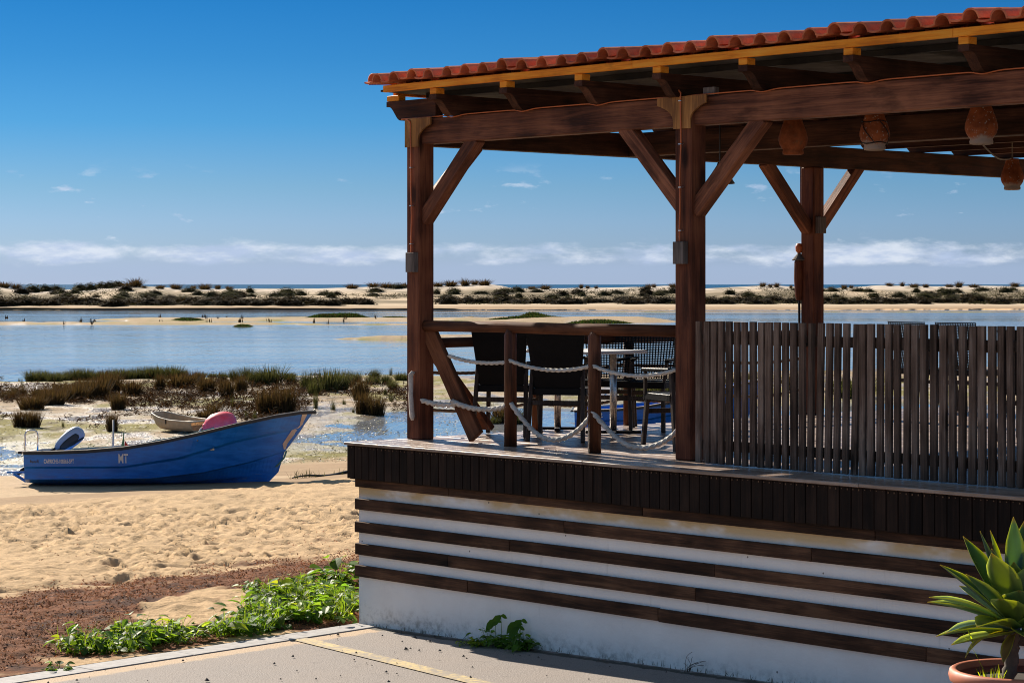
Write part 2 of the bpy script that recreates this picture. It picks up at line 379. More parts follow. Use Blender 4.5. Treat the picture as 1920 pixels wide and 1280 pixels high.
CREAM = simple('worn_gelcoat', (.55, .47, .42), .6, nscale=9, namp=.3, bs=.1, col2=(.38, .27, .22))
WHITE = simple('white_lettering', (.72, .70, .68), .6, nscale=15, namp=.2, bs=0)
FADED = simple('faded_lettering', (.055, .05, .05), .7, nscale=30, bs=0)
TEAL = simple('teal_rope', (.10, .22, .20), .8, nscale=40, namp=.3)
BUOY = simple('red_buoy_plastic', (.88, .06, .09), .38, nscale=8, namp=.15, bs=.03, col2=(.90, .15, .18))
TAN = simple('tan_gelcoat', (.60, .42, .25), .55, nscale=7, namp=.25, bs=.05)
PALE = simple('pale_gelcoat', (.62, .52, .40), .5, nscale=9, namp=.2, bs=.05)
COWL = simple('grey_motor_cover', (.36, .41, .50), .45, nscale=7, namp=.2, bs=.15)
FLAGR = simple('orange_flag_cloth', (.75, .06, .02), .8, nscale=20); FLAGG = simple('green_flag_cloth', (.16, .24, .07), .8, nscale=20)
CHROME = simple('steel_tube', (.58, .58, .60), .25, 1.0, nscale=20, namp=.1, bs=0)

WEED = leafmat('weed_leaf', (.070, .145, .018), (.26, .44, .025), .45, .52)
AGAVE = leafmat('agave_leaf', (.105, .165, .090), (.38, .48, .055), .38, .35, .12)
GRASSB = leafmat('brown_marsh_grass', (.050, .034, .017), (.105, .062, .020), .28, .8)
GRASSG = leafmat('green_marsh_grass', (.045, .050, .020), (.10, .098, .026), .28, .8)
SHRUB = leafmat('dune_shrub_leaf', (.052, .047, .022), (.09, .085, .03), .2, .8)
WRACK = leafmat('dry_seagrass', (.25, .105, .05), (.24, .10, .04), .2, .7)
WEEDB = leafmat('brown_seaweed', (.052, .026, .010), (.10, .042, .010), .18, .9)
BARK = simple('agave_bark', (.15, .12, .095), .9, nscale=25, namp=.5, bs=.7)

# ------------------------------------------------------------------ noise + terrain
def _h(ix, iy, sd): 
    v = np.sin(ix * 127.1 + iy * 311.7 + sd * 74.7) * 43758.5453
    return v - np.floor(v)
def vn(x, y, sd=0):
    ix = np.floor(x); iy = np.floor(y); fx = x - ix; fy = y - iy
    fx = fx * fx * (3 - 2 * fx); fy = fy * fy * (3 - 2 * fy)
    return (_h(ix, iy, sd) * (1 - fx) + _h(ix + 1, iy, sd) * fx) * (1 - fy) + (_h(ix, iy + 1, sd) * (1 - fx) + _h(ix + 1, iy + 1, sd) * fx) * fy
def fbm(x, y, o=4, sd=0, g=.5):
    s = 0; a = 1; n = 0
    for i in range(o): s = s + a * vn(x * 2 ** i + i * 17.3, y * 2 ** i - i * 9.1, sd + i); n += a; a *= g
    return s / n
def sst(x, a, b): t = np.clip((x - a) / (b - a), 0, 1); return t * t * (3 - 2 * t)

K0 = np.array((-1.38, 19.42)); KD = np.array((-.672, -.7405)); KN = np.array((-.7405, .672))   # kerb corner, kerb direction, towards the beach
WL = -1.0                                                                                         # water level
CREST = [(-500, 536), (0, 537), (60, 546), (130, 543), (180, 538), (230, 536), (300, 538), (340, 542), (480, 541.5), (600, 541), (680, 538.5), (720, 537), (760, 537), (830, 536), (870, 534), (910, 532), (940, 536), (960, 540), (1000, 541), (1100, 540), (1200, 538), (1250, 536), (1320, 541), (1400, 537), (1440, 535), (1480, 537), (1560, 541), (1650, 535), (1750, 537), (1850, 536), (1920, 537), (2500, 537)]
def footprints(X, Y, cell, sd):
    gx, gy = X / cell, Y / cell; ix = np.floor(gx); iy = np.floor(gy); out = np.zeros_like(gx)
    for a in (-1, 0, 1):
        for b in (-1, 0, 1):
            cx, cy = ix + a, iy + b; h1, h2, h3 = _h(cx, cy, sd), _h(cx, cy, sd + 1), _h(cx, cy, sd + 2)
            ang = h3 * 6.28; dx = gx - cx - h1; dy = gy - cy - h2; u = dx * np.cos(ang) + dy * np.sin(ang); v = -dx * np.sin(ang) + dy * np.cos(ang)
            r = np.sqrt((u / .50) ** 2 + (v / .30) ** 2); k = np.where(h3 * 7.7 % 1 < .72, 1, 0) * (.4 + .6 * h2)
            out += k * cell * (-.17 * np.clip(1 - r * r, 0, 1) ** 1.5 + .05 * np.exp(-((r - 1.15) / .25) ** 2))
    return out
def terrain(X, Y):
    X = np.asarray(X, float); Y = np.asarray(Y, float)
    q = -.69 * X + .72 * Y
    jit = (fbm(X * .35, Y * .35, 3, 5) - .5) * 1.6
    qq = q + jit
    z = np.interp(qq, [14, 15, 17.5, 20, 26, 32, 32.8, 38.5, 41, 45], [0, .0, -.02, -.17, -.42, -.62, -.70, -.93, -1.0, -1.01])
    dry = sst(qq, 19.6, 20.4) * (1 - sst(qq, 31.6, 32.8))
    # trampled dry sand
    x2, y2 = X + .3 * vn(X * 2, Y * 2, 3), Y
    d1 = fbm(x2 * 2.0, y2 * 1.7, 4, 11) - .5; fp = footprints(X, Y, .37, 5) + .9 * footprints(X + 9.3, Y + 4.1, .23, 9)
    pits = sst(vn(x2 * 2.6, y2 * 2.2, 21), .62, .86); pits2 = sst(vn(x2 * 4.4 + 7, y2 * 3.7, 23), .66, .9)
    z = z + dry * (.09 * d1 - .05 * pits + fp * (.55 + 1.25 * sst(fbm(X * .35 + .2 * Y, Y * .22, 3, 33), .3, .7)))
    wr = sst(qq, 15.0, 15.5) * (1 - sst(qq, 19.4, 20.3))
    z = z + wr * (.10 * (fbm(X * 1.2, Y * 1.2, 4, 41) - .42) + .07 * (fbm(X * 6, Y * 6, 3, 43) - .5))
    # tidal mud
    mud = sst(qq, 38, 41)
    mar = sst(Y, 64, 78) * (1 - sst(Y + 6 * (fbm(X * .12, Y * .02, 3, 51) - .5) - .35 * (X + 20), 88, 97))
    m = .020 + .09 * (fbm(X * .32, Y * .16, 4, 53) - .50) + .035 * (fbm(X * 1.6, Y * .9, 3, 57) - .5) + .055 * mar
    m = m + .05 * np.exp(-((Y - 61) / 5) ** 2) * sst(-X, 5, 8) - .035 * sst(X, -4.5, -2.5) * (1 - sst(Y, 74, 84))
    z = z + mud * m
    chan = sst(Y + 6 * (fbm(X * .12, Y * .02, 3, 51) - .5) - .35 * (X + 20), 90, 101)
    z = z - .35 * chan * (1 - sst(Y, 335, 362))
    ej = fbm(X * .16, Y * .05, 4, 61) - .5
    for (bx, by, ax, ay, am) in BARS:
        r = np.sqrt(((X - bx) / ax) ** 2 + ((Y - by) / ay) ** 2) + ej * .55
        z = z + am * (1 - sst(r, .55, 1.12))
    # far shore and dunes
    px = 960 + FPX * X / np.maximum(Y, 1)
    cz = EYE - (np.interp(px, [c[0] for c in CREST], [c[1] for c in CREST]) - 533) / FPX * 442
    dn = fbm(X * .05, Y * .05, 5, 71) - .5
    shore = sst(Y + dn * 14, 340, 372)
    z = z + shore * np.where(Y > 300, .62, 0)
    z2 = np.interp(Y, [372, 388, 400, 418, 442, 462, 500, 540], [0, .10, .22, .55, 1, .85, .1, -.3])
    z = z + np.where(Y > 372, z2 * (cz + .39) + dn * 1.3 * sst(Y, 380, 400) * (1 - sst(Y, 428, 440)) - sst(Y, 470, 540) * 1.2, 0)
    # underside of the car park
    rel = (X - K0[0]) * KN[0] + (Y - K0[1]) * KN[1]
    s_ = (X - OX) * .6785 - (Y - OY) * .7346; t_ = (X - OX) * .7346 + (Y - OY) * .6785
    z = np.where(rel < 0, np.where(Y < 60, np.where(s_ > -.08, -.4, -.12), z), z)
    z = np.where((s_ > -.02) & (t_ > -.2) & (t_ < 14) & (s_ < 30), np.minimum(z, -.25 + 0 * z), z)
    return z
BARS = [(-26, 252, 31, 17, .52), (-46, 226, 30, 8, .50), (-2, 162, 11.5, 6.5, .62), (3.2, 240, 13, 13, .52), (42, 318, 60, 5, .42), (-60, 345, 80, 7, .40), (-9, 219, 12, 3.5, .42), (15, 236, 16, 4.5, .40)]
def gz(x, y): return float(terrain(np.array([x]), np.array([y]))[0])

def build_terrain():
    ks = np.linspace(-.36, .36, 620)
    Ys = [9.0]
    while Ys[-1] < 345: Ys.append(Ys[-1] + max(.035, Ys[-1] ** 2 / (2281 * 3.4) * .85))
    Ys = np.array(Ys + list(np.arange(346, 560, 1.6)))
    KK, YY = np.meshgrid(ks, Ys); XX = KK * YY
    ZZ = terrain(XX, YY)
    nr, nc = XX.shape; X, Y, Z = XX.ravel(), YY.ravel(), ZZ.ravel()
    q = -.69 * X + .72 * Y; qq = q + (fbm(X * .35, Y * .35, 3, 5) - .5) * 1.6
    def c(*a): return np.array(a)
    col = np.tile(c(.50, .345, .198), (X.size, 1)); wet = np.zeros(X.size); grain = np.full(X.size, .6)
    def mix(f, cc):
        nonlocal col; f = np.clip(f, 0, 1)[:, None]; col = col * (1 - f) + np.array(cc) * f
    mix((fbm(X * .9, Y * .9, 4, 81) - .45) * 1.6, (.43, .30, .17))
    sp = sst(vn(X * 7, Y * 5, 83), .83, .93) * sst(fbm(X * .8, Y * .5, 3, 84), .42, .6); mix(sp * .75, (.20, .11, .06))
    pj = fbm(X * 1.4, Y * 1.4, 4, 85) - .5
    wr = sst(qq + pj * 1.2, 14.9, 15.1) * (1 - sst(qq + pj * 2.2, 19.4, 20.2))
    gapm = np.exp(-(((X + 2.95) / .55) ** 2 + ((Y - 20.4) / 1.3) ** 2)); wr = wr * (1 - sst(gapm + pj * 1.5, .45, .6))
    mix(wr, (.17, .072, .036)); mix(wr * sst(fbm(X * 5, Y * 5, 3, 87), .5, .7), (.07, .035, .024))
    damp = sst(qq, 31.8, 32.8); mix(damp, (.33, .225, .135)); mix(damp * sst(fbm(X * .5, Y * .8, 3, 88), .5, .7) * .6, (.40, .29, .18)); grain = grain * (1 - .8 * damp)
    mud = sst(qq, 38, 39.5) * (Y < 340); mix(mud, (.335, .245, .155)); wet = wet + mud * (.15 + .55 * sst(fbm(X * .8, Y * .5, 4, 89), .45, .6)); grain = np.where(mud > .5, .75, grain)
    alg = mud * sst(fbm(X * .45, Y * .30, 4, 91), .50, .60) * (Y < 105); mix(alg * .8, (.20, .185, .045)); wet = wet * (1 - .75 * alg)
    mix(mud * (Y < 105) * sst(fbm(X * 2.5, Y * 1.4, 3, 93), .58, .70) * .7, (.075, .052, .026))
    mix(mud * (Y < 105) * sst(fbm(X * 3.5 + 9, Y * 1.9, 2, 97), .66, .76) * .7, (.42, .38, .33))
    bar = mud * (Y > 110); mix(bar, (.36, .265, .165)); wet = np.where(Y > 110, wet * .25, wet); mix(bar * sst(fbm(X * .2, Y * .12, 3, 95), .5, .62) * sst(Z, -.75, -.95), (.20, .18, .05))
    mix(bar * (Y < 185) * sst(vn(X * 3, Y * 1.2, 96), .5, .8) * .6, (.20, .14, .12))
    far = sst(Y, 352, 366); mix(far, (.50, .385, .26)); wet = np.where(Y > 300, 0, wet)
    mix(sst(Y, 372, 384) * sst(fbm(X * .12, Y * .1, 4, 99), .40, .55) * (1 - sst(Y, 420, 432)), (.20, .155, .095))
    mix(sst(Y, 420, 440), (.53, .45, .37)); mix(sst(Y, 405, 430) * sst(fbm(X * .25, Y * .12, 4, 101), .52, .64) * .7, (.22, .18, .12))
    edge = np.exp(-((Z - WL) / .03) ** 2) * (Y < 340) * mud; mix(edge * .5, (.15, .12, .085)); wet = np.clip(wet + edge * .5, 0, 1)
    me = bpy.data.meshes.new('ground')
    me.vertices.add(X.size); me.vertices.foreach_set('co', np.column_stack([X, Y, Z]).astype(np.float32).ravel())
    i = np.arange(nr - 1)[:, None] * nc + np.arange(nc - 1)[None, :]; F = np.stack([i, i + 1, i + nc + 1, i + nc], -1).reshape(-1, 4)
    me.loops.add(F.size); me.loops.foreach_set('vertex_index', F.ravel().astype(np.int32))
    me.polygons.add(len(F)); me.polygons.foreach_set('loop_start', (np.arange(len(F)) * 4).astype(np.int32))
    me.update(calc_edges=True)
    me.polygons.foreach_set('use_smooth', np.ones(len(F), bool))
    ca = me.color_attributes.new('tint', 'FLOAT_COLOR', 'POINT'); ca.data.foreach_set('color', np.column_stack([col, np.ones(X.size)]).astype(np.float32).ravel())
    for nm, arr in (('wet', wet), ('grain', grain)):
        a = me.attributes.new(nm, 'FLOAT', 'POINT'); a.data.foreach_set('value', np.clip(arr, 0, 1).astype(np.float32))
    me.materials.append(GROUND); o = link('ground', me); tag(o, 'beach, tidal mud, sandbars and dunes from the kerb to the sea', None, None, 'structure'); return o
build_terrain()

def sheet(name, x0, x1, y0, y1, z, mat, label):
    m = MB(); m.add([(x0, y0, z), (x1, y0, z), (x1, y1, z), (x0, y1, z)], [(0, 1, 2, 3)]); o = m.build(name, mat); tag(o, label, None, None, 'structure'); return o
sheet('lagoon', -900, 900, 43, 470, WL, WATER, 'shallow blue lagoon between the marsh and the far dunes')
sheet('sea', -30000, 30000, 500, 40000, -1.4, SEA, 'deep blue open sea on the horizon behind the dunes')
def flat_ground(name, x0, x1, y0, y1, z, col, label):
    m = MB(); m.add([(x0, y0, z), (x1, y0, z), (x1, y1, z), (x0, y1, z)], [(0, 1, 2, 3)], col); o = m.build(name, GROUND); tag(o, label, None, None, 'structure')
flat_ground('seabed', -900, 900, 44, 560, -2.6, (.2, .17, .12), 'sandy bottom under the lagoon')
flat_ground('beach', -900, 900, -500, 43.5, -.75, (.48, .35, .22), 'sandy land and beach going on to both sides')

# ------------------------------------------------------------------ car park, kerb, painted line
def car_park():
    m = MB(); us = np.linspace(0, 1, 60) ** 1.6 * 40; ts = np.concatenate([np.linspace(.3, -6, 64), np.linspace(-6.6, -45, 30)])
    cols = []
    for t in ts:
        p = B(0, t)
        d = (p.x - K0[0]) * KD[0] + (p.y - K0[1]) * KD[1]; e = K0 + KD * d            # foot on the kerb line
        s0 = (e[0] - OX) * .6785 - (e[1] - OY) * .7346
        for u in us:
            s = s0 + u - .05; w = B(s, t); zz = .021 * max(u - .3, 0)
            m.v.append((w.x, w.y, zz))
            sandy = max(0, 1 - abs(u - .30) / .42) * 1.0 if t < .1 else 0
            moss = max(0, 1 - abs(t - .02) / .16) if s > .1 else 0
            cols.append((sandy, moss, 0))
    n = len(us); m.f = [(i * n + j, i * n + j + 1, (i + 1) * n + j + 1, (i + 1) * n + j) for i in range(len(ts) - 1) for j in range(n - 1)]
    m.f = [f[::-1] for f in m.f]
    m.c = cols
    root = m.build('car_park', ASPHALT, None, True); tag(root, 'worn grey asphalt of the car park before the wall', None, None, 'structure')
    # yellow line, parallel to the wall
    l = MB(); N = 80; vs = []
    for i in range(N + 1):
        s = .28 + 14 * i / N; tt = -.80 - .184 * (s - .8); w0 = B(s, tt); w1 = B(s, tt - .155); zz = .021 * max(s - .3 - .088 * abs(tt), 0) + .006
        vs += [(w0.x, w0.y, zz), (w1.x, w1.y, zz)]
    l.add(vs, [(2 * i, 2 * i + 1, 2 * i + 3, 2 * i + 2) for i in range(N)]); l.build('yellow_line', PAINT, root)
    k = empty('kerb', (K0[0], K0[1], 0), math.atan2(KD[1], KD[0])); tag(k, 'pale granite kerb between weeds and asphalt', None, None, 'structure')
    x = -.08; i = 0
    while x < 26:
        L = random.choice((.96, 1.0, 1.04)); st = MB(); st.box(x + .003, x + L - .003, 0, .25, -.2, .008 + random.uniform(-.002, .002), .003); st.build('kerb_stone', KERB, k); x += L
    return root
car_park()
peb = MB()
for i in range(240):
    s = random.uniform(-.1, 7); t = -random.random() ** 1.3 * 5.5; w = B(s - t * .0, t)
    rel = (w.x - K0[0]) * KN[0] + (w.y - K0[1]) * KN[1]
    if rel > -.3: continue
    r = random.uniform(.004, .014) * (1.5 if random.random() < .08 else 1); zz = .021 * max(s, 0)
    vs = [(w.x + r * random.uniform(.6, 1.3) * math.cos(a), w.y + r * random.uniform(.6, 1.3) * math.sin(a), zz) for a in (0, 1.2, 2.5, 3.8, 5.1)] + [(w.x, w.y, zz + r * 1.1)]
    peb.add(vs, [(k, (k + 1) % 5, 5) for k in range(5)])
tag(peb.build('pebbles', simple('pebble_stone', (.12, .095, .08), .9, nscale=8, namp=.6)), 'small dark pebbles and seed pods strewn over the asphalt', None, None, 'stuff')

# ------------------------------------------------------------------ terrace base: wall, battens, skirt boards, deck boards
SMAX, TMAX = 10.5, 8.2
base = bempty('terrace', 0, 0, 0, 'white plastered terrace base with dark timber battens and plank deck', 'terrace')
w = MB(); N = 60
vs = []; 
for i in range(N + 1):
    s = .065 + (SMAX - .065) * i / N
    for zz in (-.3, 0, .02, .5, 1.0, 1.30): vs.append((s, .095 + .004 * math.sin(s * 3 + zz * 7) + (.012 if zz < .1 else 0) * 0, zz))
w.add(vs, [(6 * i + j, 6 * i + 6 + j, 6 * i + 7 + j, 6 * i + 1 + j) for i in range(N) for j in range(5)])
w.add([(.065, .095, -.3), (.065, TMAX - .1, -.3), (.065, TMAX - .1, 1.30), (.065, .095, 1.30)], [(0, 1, 2, 3)])
w.add([(.065, TMAX - .1, -.3), (SMAX, TMAX - .1, -.3), (SMAX, TMAX - .1, 1.30), (.065, TMAX - .1, 1.30)], [(0, 1, 2, 3)])
w.build('wall', PLASTER, base, True)
for row, (z0, z1) in enumerate(((1.172, 1.252), (.982, 1.076), (.787, .878), (.598, .694), (.408, .504))):
    s = .045; first = True
    while s < SMAX:
        L = (random.uniform(1.2, 2.6) if first else random.uniform(2.0, 2.9)); first = False; e = min(s + L, SMAX)
        b = MB(); dz = random.uniform(-.003, .003); tt = random.uniform(-.003, .003); b.box(s + .002, e - .002, .060 + tt, .093, z0 + dz, z1 + dz, .004); b.build('batten', WBAT, base); s = e
sk = MB().box(0, .094, .012, .030, 0, .305, .003).mesh('skirt_board', WSKIRT)
for i in range(106):
    s = .004 + i * .0995
    o = link('skirt_board', sk, base, (s, random.uniform(-.002, .003), 1.248 + random.uniform(-.003, .003)), (0, random.uniform(-.003, .003), 0))
nl_ = MB()
for i in range(106):
    for dx in (.022, .072): nl_.box(i * .0995 + dx - .004, i * .0995 + dx + .004, .0085, .0115, 1.507 + random.uniform(-.006, .006), 1.515)
tag(nl_.build('nail', simple('rusty_nail', (.16, .09, .05), .5, .6, nscale=30), base), None, None, None, 'stuff')
sks = MB().box(.012, .030, 0, .094, 0, .305, .003).mesh('skirt_board', WSKIRT)
for i in range(80): link('skirt_board', sks, base, (-.024, .034 + i * .0995, 1.248))
sb = MB().box(.02, SMAX, .034, .06, 1.24, 1.53).build('skirt_backing', WSKIRT, base)
t = -.012; i = 0
while t < TMAX:
    wd = .142; s = -.012 - .04 * max(t - .6, 0) * 0; 
    cuts = [s]; 
    while cuts[-1] < SMAX: cuts.append(cuts[-1] + (random.uniform(1.5, 3.4)))
    cuts[-1] = SMAX
    for c0, c1 in zip(cuts, cuts[1:]):
        if c1 - c0 < .05: continue
        d = MB(); dz = random.uniform(-.002, .0015); d.box(c0 + .002, c1 - .002, t, t + wd, DECK - .026 + dz, DECK + dz, .004); d.build('deck_board', WDECK, base)
    t += wd + .006
MB().box(0, SMAX, .04, TMAX - .02, 1.42, 1.522).build('deck_frame', WSKIRT, base)

# ------------------------------------------------------------------ pergola with tiled roof
pav = bempty('pergola', .06, .66, DECK, 'dark timber pergola with a red tiled roof standing on the terrace', 'pergola')
OFF = Vector((.06, .66, DECK))
def P3(s, t, z): return Vector((s, t, z)) - OFF
class PB(MB):
    """same collector, in terrace coordinates"""
    def build(s, name, mat, parent=pav, smooth=False): 
        s.v = [(a - OFF.x, b - OFF.y, c - OFF.z) for a, b, c in s.v]; return MB.build(s, name, mat, parent, smooth)
BB, BT = 4.11, 4.33            # beam bottom / top
TP = .60                       # front face of the post line
PW = .172
posts_front = [.093, 3.285, 7.75, 10.3]
for s in posts_front:
    p = PB(); p.box(s, s + PW, TP, TP + PW, DECK + .001, BT, .010); p.build('post', WZ)
for t in (6.02, 11.4):
    p = PB(); p.box(-.02, -.02 + PW, t, t + PW, DECK - 1.6 if t > 8 else DECK + .001, BB - .002, .010); p.build('post', WZ)
for t in (6.02,):
    p = PB(); p.box(-.05, -.02 - .002, t + .02, t + PW - .02, BB - .4, BT + .02, .006); p.build('post_head', WZ)
# front beam in lengths between the posts (recessed behind the brackets)
for i, s in enumerate(posts_front[:-1]):
    b = PB(); b.box(s + PW + .001, posts_front[i + 1] - .001, TP + .028, TP + .150, BB, BT, .006); b.build('beam', WX)
# end beam along t, middle and back purlins
b = PB(); b.box(.0, .13, TP + PW + .002, 12.6, BB, BT - .002, .006); b.build('beam', WRAF)
b = PB(); b.box(.132, SMAX, 3.32, 3.46, BB, BT, .006); b.build('beam', WRAX)
# flared brackets on the post heads
def bracket(s, left, right):
    c = []
    hw = .165; zb, zt = BB - .022, BT + .004
    xl = s - .001 - (hw if left else 0); xr = s + PW + .001 + (hw if right else 0)
    def curve(x0, x1):
        pts = []
        for i in range(9):
            u = i / 8; pts.append((x0 + (x1 - x0) * (u ** 2.0), zb + .045 + (zt - .06 - zb - .045) * (u ** .75)))
        return pts
    poly = [(s - .001, zb)]
    poly += [(s + PW + .001, zb)] + (curve(s + PW + .001, xr) if right else []) + [(xr, zt), (xl, zt)]
    if left: poly += curve(s - .001, xl)[::-1]
    p = PB(); p.prism(poly, TP - .018, TP - .001, lambda u, w_, d: (u, d, w_)); p.build('post_bracket', WCAP)
bracket(posts_front[0], False, True)
for s in posts_front[1:]: bracket(s, True, True)
def oriented(name, mat, parent, p0, p1, w_, h_, up, ch=.005):
    p0, p1 = Vector(p0), Vector(p1); x = p1 - p0; L = x.length; x.normalize(); y = up.cross(x); y.normalize(); zz = x.cross(y)
    o = MB().box(0, L, -w_ / 2, w_ / 2, -h_ / 2, h_ / 2, ch).build(name, mat, parent)
    o.matrix_local = Matrix(((x.x, y.x, zz.x, p0.x), (x.y, y.y, zz.y, p0.y), (x.z, y.z, zz.z, p0.z), (0, 0, 0, 1))); return o
# knee braces in the front plane
def brace(p0, p1, wd=.105, h=.12, up=Vector((0, 1, 0))):
    oriented('brace', WX, pav, p0 - OFF if isinstance(p0, Vector) else Vector(p0) - OFF, Vector(p1) - OFF, h, wd, up, .005)
TB = TP + PW / 2
for i, s in enumerate(posts_front[:-1]):
    brace((s + PW - .02, TB, 3.46), (s + PW + .66, TB, 4.14))
    e = posts_front[i + 1]
    brace((e + .02, TB, 3.50), (e - .60, TB, 4.14))
for t in (TP, 6.02):
    brace((.065, t + PW - .02, 3.46), (.065, t + PW + .66, 4.14), up=Vector((1, 0, 0)))
brace((.065, 6.04, 3.46), (.065, 5.36, 4.14), up=Vector((1, 0, 0)))
# rafter tails with an S curve, yellow packing blocks, fascia
def tail_poly(L, h=.17):
    """profile of a rafter whose tail ends at x = 0 and runs back to x = L; S-shaped underside"""
    pts = [(0, h), (0, h - .045)]
    for i in range(1, 11):
        u = i / 10; pts.append((.012 + .20 * u, (h - .05) * (1 - (u * u * (3 - 2 * u))) + .0 + .012 * math.sin(u * math.pi * 2)))
    return pts + [(L, 0), (L, h)]
rafters = [.66, 1.535, 2.41, 3.26, 4.13, 5.11, 6.09, 7.0, 7.9, 8.8, 9.7]
for s in rafters:
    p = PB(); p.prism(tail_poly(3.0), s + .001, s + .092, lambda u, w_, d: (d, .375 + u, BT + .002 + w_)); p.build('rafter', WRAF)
    k = PB(); k.box(s + .004, s + .088, .376, .47, BT + .174, BT + .224, .003); k.build('packing_block', WFAS)
for t in (.63, 1.35, 2.1, 2.85, 3.9, 4.7, 5.5, 6.3, 7.1, 7.9, 8.7, 9.5, 10.3):
    p = PB(); L = .24 if t < 3 and t > .7 else (.60 if t < .7 else SMAX)
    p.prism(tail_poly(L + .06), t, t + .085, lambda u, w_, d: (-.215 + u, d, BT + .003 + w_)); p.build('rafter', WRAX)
    k = PB(); k.box(-.213, -.05, t + .002, t + .083, BT + .176, BT + .224, .003); k.build('packing_block', WFAS)
s = .06
while s < SMAX - .1:
    e = min(s + random.choice((2.6, 3.0)), SMAX); f = PB(); f.box(s + .001, e - .001, .362, .402, BT + .226, BT + .284, .003); f.build('fascia_board', WFAS); s = e
f = PB(); f.box(-.16, -.12, .66, 12.4, BT + .226, BT + .284, .003); f.build('fascia_board', WFAS)
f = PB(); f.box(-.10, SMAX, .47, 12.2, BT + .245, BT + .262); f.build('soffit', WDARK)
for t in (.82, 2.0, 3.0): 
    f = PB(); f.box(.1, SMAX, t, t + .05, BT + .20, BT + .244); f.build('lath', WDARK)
# roof tiles
TILEW, TZ = .2295, BT + .303
prof = []
for i in range(7): u = i / 6; prof.append((.118 * u, .012 * (2 * u - 1) ** 2 - .003))
for i in range(1, 9): a = math.pi * (1 - i / 9); prof.append((.176 + .058 * math.cos(a), .009 + .062 * math.sin(a)))
prof.append((.240, .006))
def tile_mesh():
    m = MB(); n = len(prof); th = .013; L = .43; vs = []
    for (y, dz) in ((0, 0), (L, .004)):
        for k in (0, 1):
            for i, (x, zz) in enumerate(prof):
                a = prof[max(i - 1, 0)]; b = prof[min(i + 1, n - 1)]; nx, nz = -(b[1] - a[1]), b[0] - a[0]; l = math.hypot(nx, nz)
                vs.append((x + nx / l * th * k, y, zz + nz / l * th * k + dz))
    f = []
    for i in range(n - 1):
        f += [(i, i + 1, n + i + 1, n + i), (2 * n + i, 3 * n + i, 3 * n + i + 1, 2 * n + i + 1), (n + i, n + i + 1, 3 * n + i + 1, 3 * n + i), (i, 2 * n + i, 2 * n + i + 1, i + 1)]
    f += [(0, n, 3 * n, 2 * n), (n - 1, 3 * n - 1, 4 * n - 1, 2 * n - 1)]
    m.add(vs, f); return m.mesh('roof_tile', TILE)
tm = tile_mesh()
ncol = int((SMAX + .2) / TILEW); PITCH = .045
for r in range(5):
    for i in range(ncol):
        y = .315 + r * .37; dz = .016 * (1 if (i % 5 == 2 and r == 0) else 0)
        o = link('roof_tile', tm, pav, P3(-.14 + i * TILEW + random.uniform(-.004, .004), y + random.uniform(-.008, .008), TZ + r * .37 * PITCH + random.uniform(-.002, .003) + dz), (PITCH + .035, random.uniform(-.022, .022), random.uniform(-.022, .022)))
rest = PB(); n = len(prof)
for r in range(5, 32):
    for i in range(ncol):
        vs = []; y0 = .315 + r * .37; z0 = TZ + r * .37 * PITCH
        for y, dz in ((y0, .020), (y0 + .40, .004 + .37 * PITCH)):
            for x, zz in prof[::2] + prof[-1:]: vs.append((-.14 + i * TILEW + x, y, z0 + zz + dz))
        kk = len(vs) // 2; rest.add(vs, [(j, j + 1, kk + j + 1, kk + j) for j in range(kk - 1)])
o = rest.build('roof_covering', TILE, smooth=True); tag(o, None, None, None, 'stuff')
# verge: half-round capping tiles along the left edge
vc = MB(); pts = [(.058 * math.cos(a), .058 * math.sin(a)) for a in np.linspace(-.35, math.pi + .5, 11)]
vs = [(x * k * 1.15, y, zz * k * 1.15) for y in (0, .44) for k in (1, .8) for x, zz in pts]; n = len(pts)
f = []
for i in range(n - 1): f += [(i, i + 1, 2 * n + i + 1, 2 * n + i), (n + i, 3 * n + i, 3 * n + i + 1, n + i + 1), (i, n + i, n + i + 1, i + 1), (2 * n + i, 2 * n + i + 1, 3 * n + i + 1, 3 * n + i)]
vc.add(vs, f); vcm = vc.mesh('verge_tile', TILE, True)
for r in range(32): link('verge_tile', vcm, pav, P3(-.175, .44 + r * .38, TZ + .040 + (.05 + r * .38) * PITCH), (PITCH + .02, 0, 0))

# orange cables clipped to the posts and along the beam
def clip_cable(s, z0, z1, label, tstart):
    e = bempty('cable', s, TP, z0, label, 'cable', None)
    pts = []; n = 26
    for i in range(n + 1):
        zz = z0 + (z1 - z0) * i / n; pts.append((.006 * math.sin(zz * 4.1 + s) + .003 * math.sin(zz * 13), -.026, zz - z0))
    pts += [(-.015, -.026, z1 - z0 + .02), (-.05, -.022, z1 - z0 + .035), (-.08, -.012, z1 - z0 + .038)]
    MB().tube(pts, .0065, 6).build('wire', CABLE, e, True)
    for zz in np.arange(.25, z1 - z0 - .05, .33): MB().box(-.013, .013, -.036, -.004, zz - .004, zz + .004).build('clip', STEEL, e)
clip_cable(.186, 3.0, 4.29, 'orange cable clipped down the leftmost pergola post', TP)
clip_cable(3.368, 3.06, 4.36, 'orange cable clipped down the middle pergola post', TP)
e = bempty('cable', .0, TP, BT, 'thin cable looping along the top of the front beam under the rafters', 'cable')
MBc = MB(); pts = []
for i in range(400):
    s = .0 + 9.5 * i / 399; d = min(abs(s - (r + .05)) for r in rafters); k = math.exp(-(d / .085) ** 2)
    pts.append((s, .022 - .030 * k, .010 - .020 * k))
MBc.tube(pts, .0055, 6).build('wire', CABLE, e, True)
bx = bempty('packing_offcut', 3.55, TP + .03, BT + .001, 'small light wood block lying on the beam beside the middle post bracket', 'wood block')
MB().box(0, .115, 0, .06, 0, .062, .004).build('block', WBOX, bx)

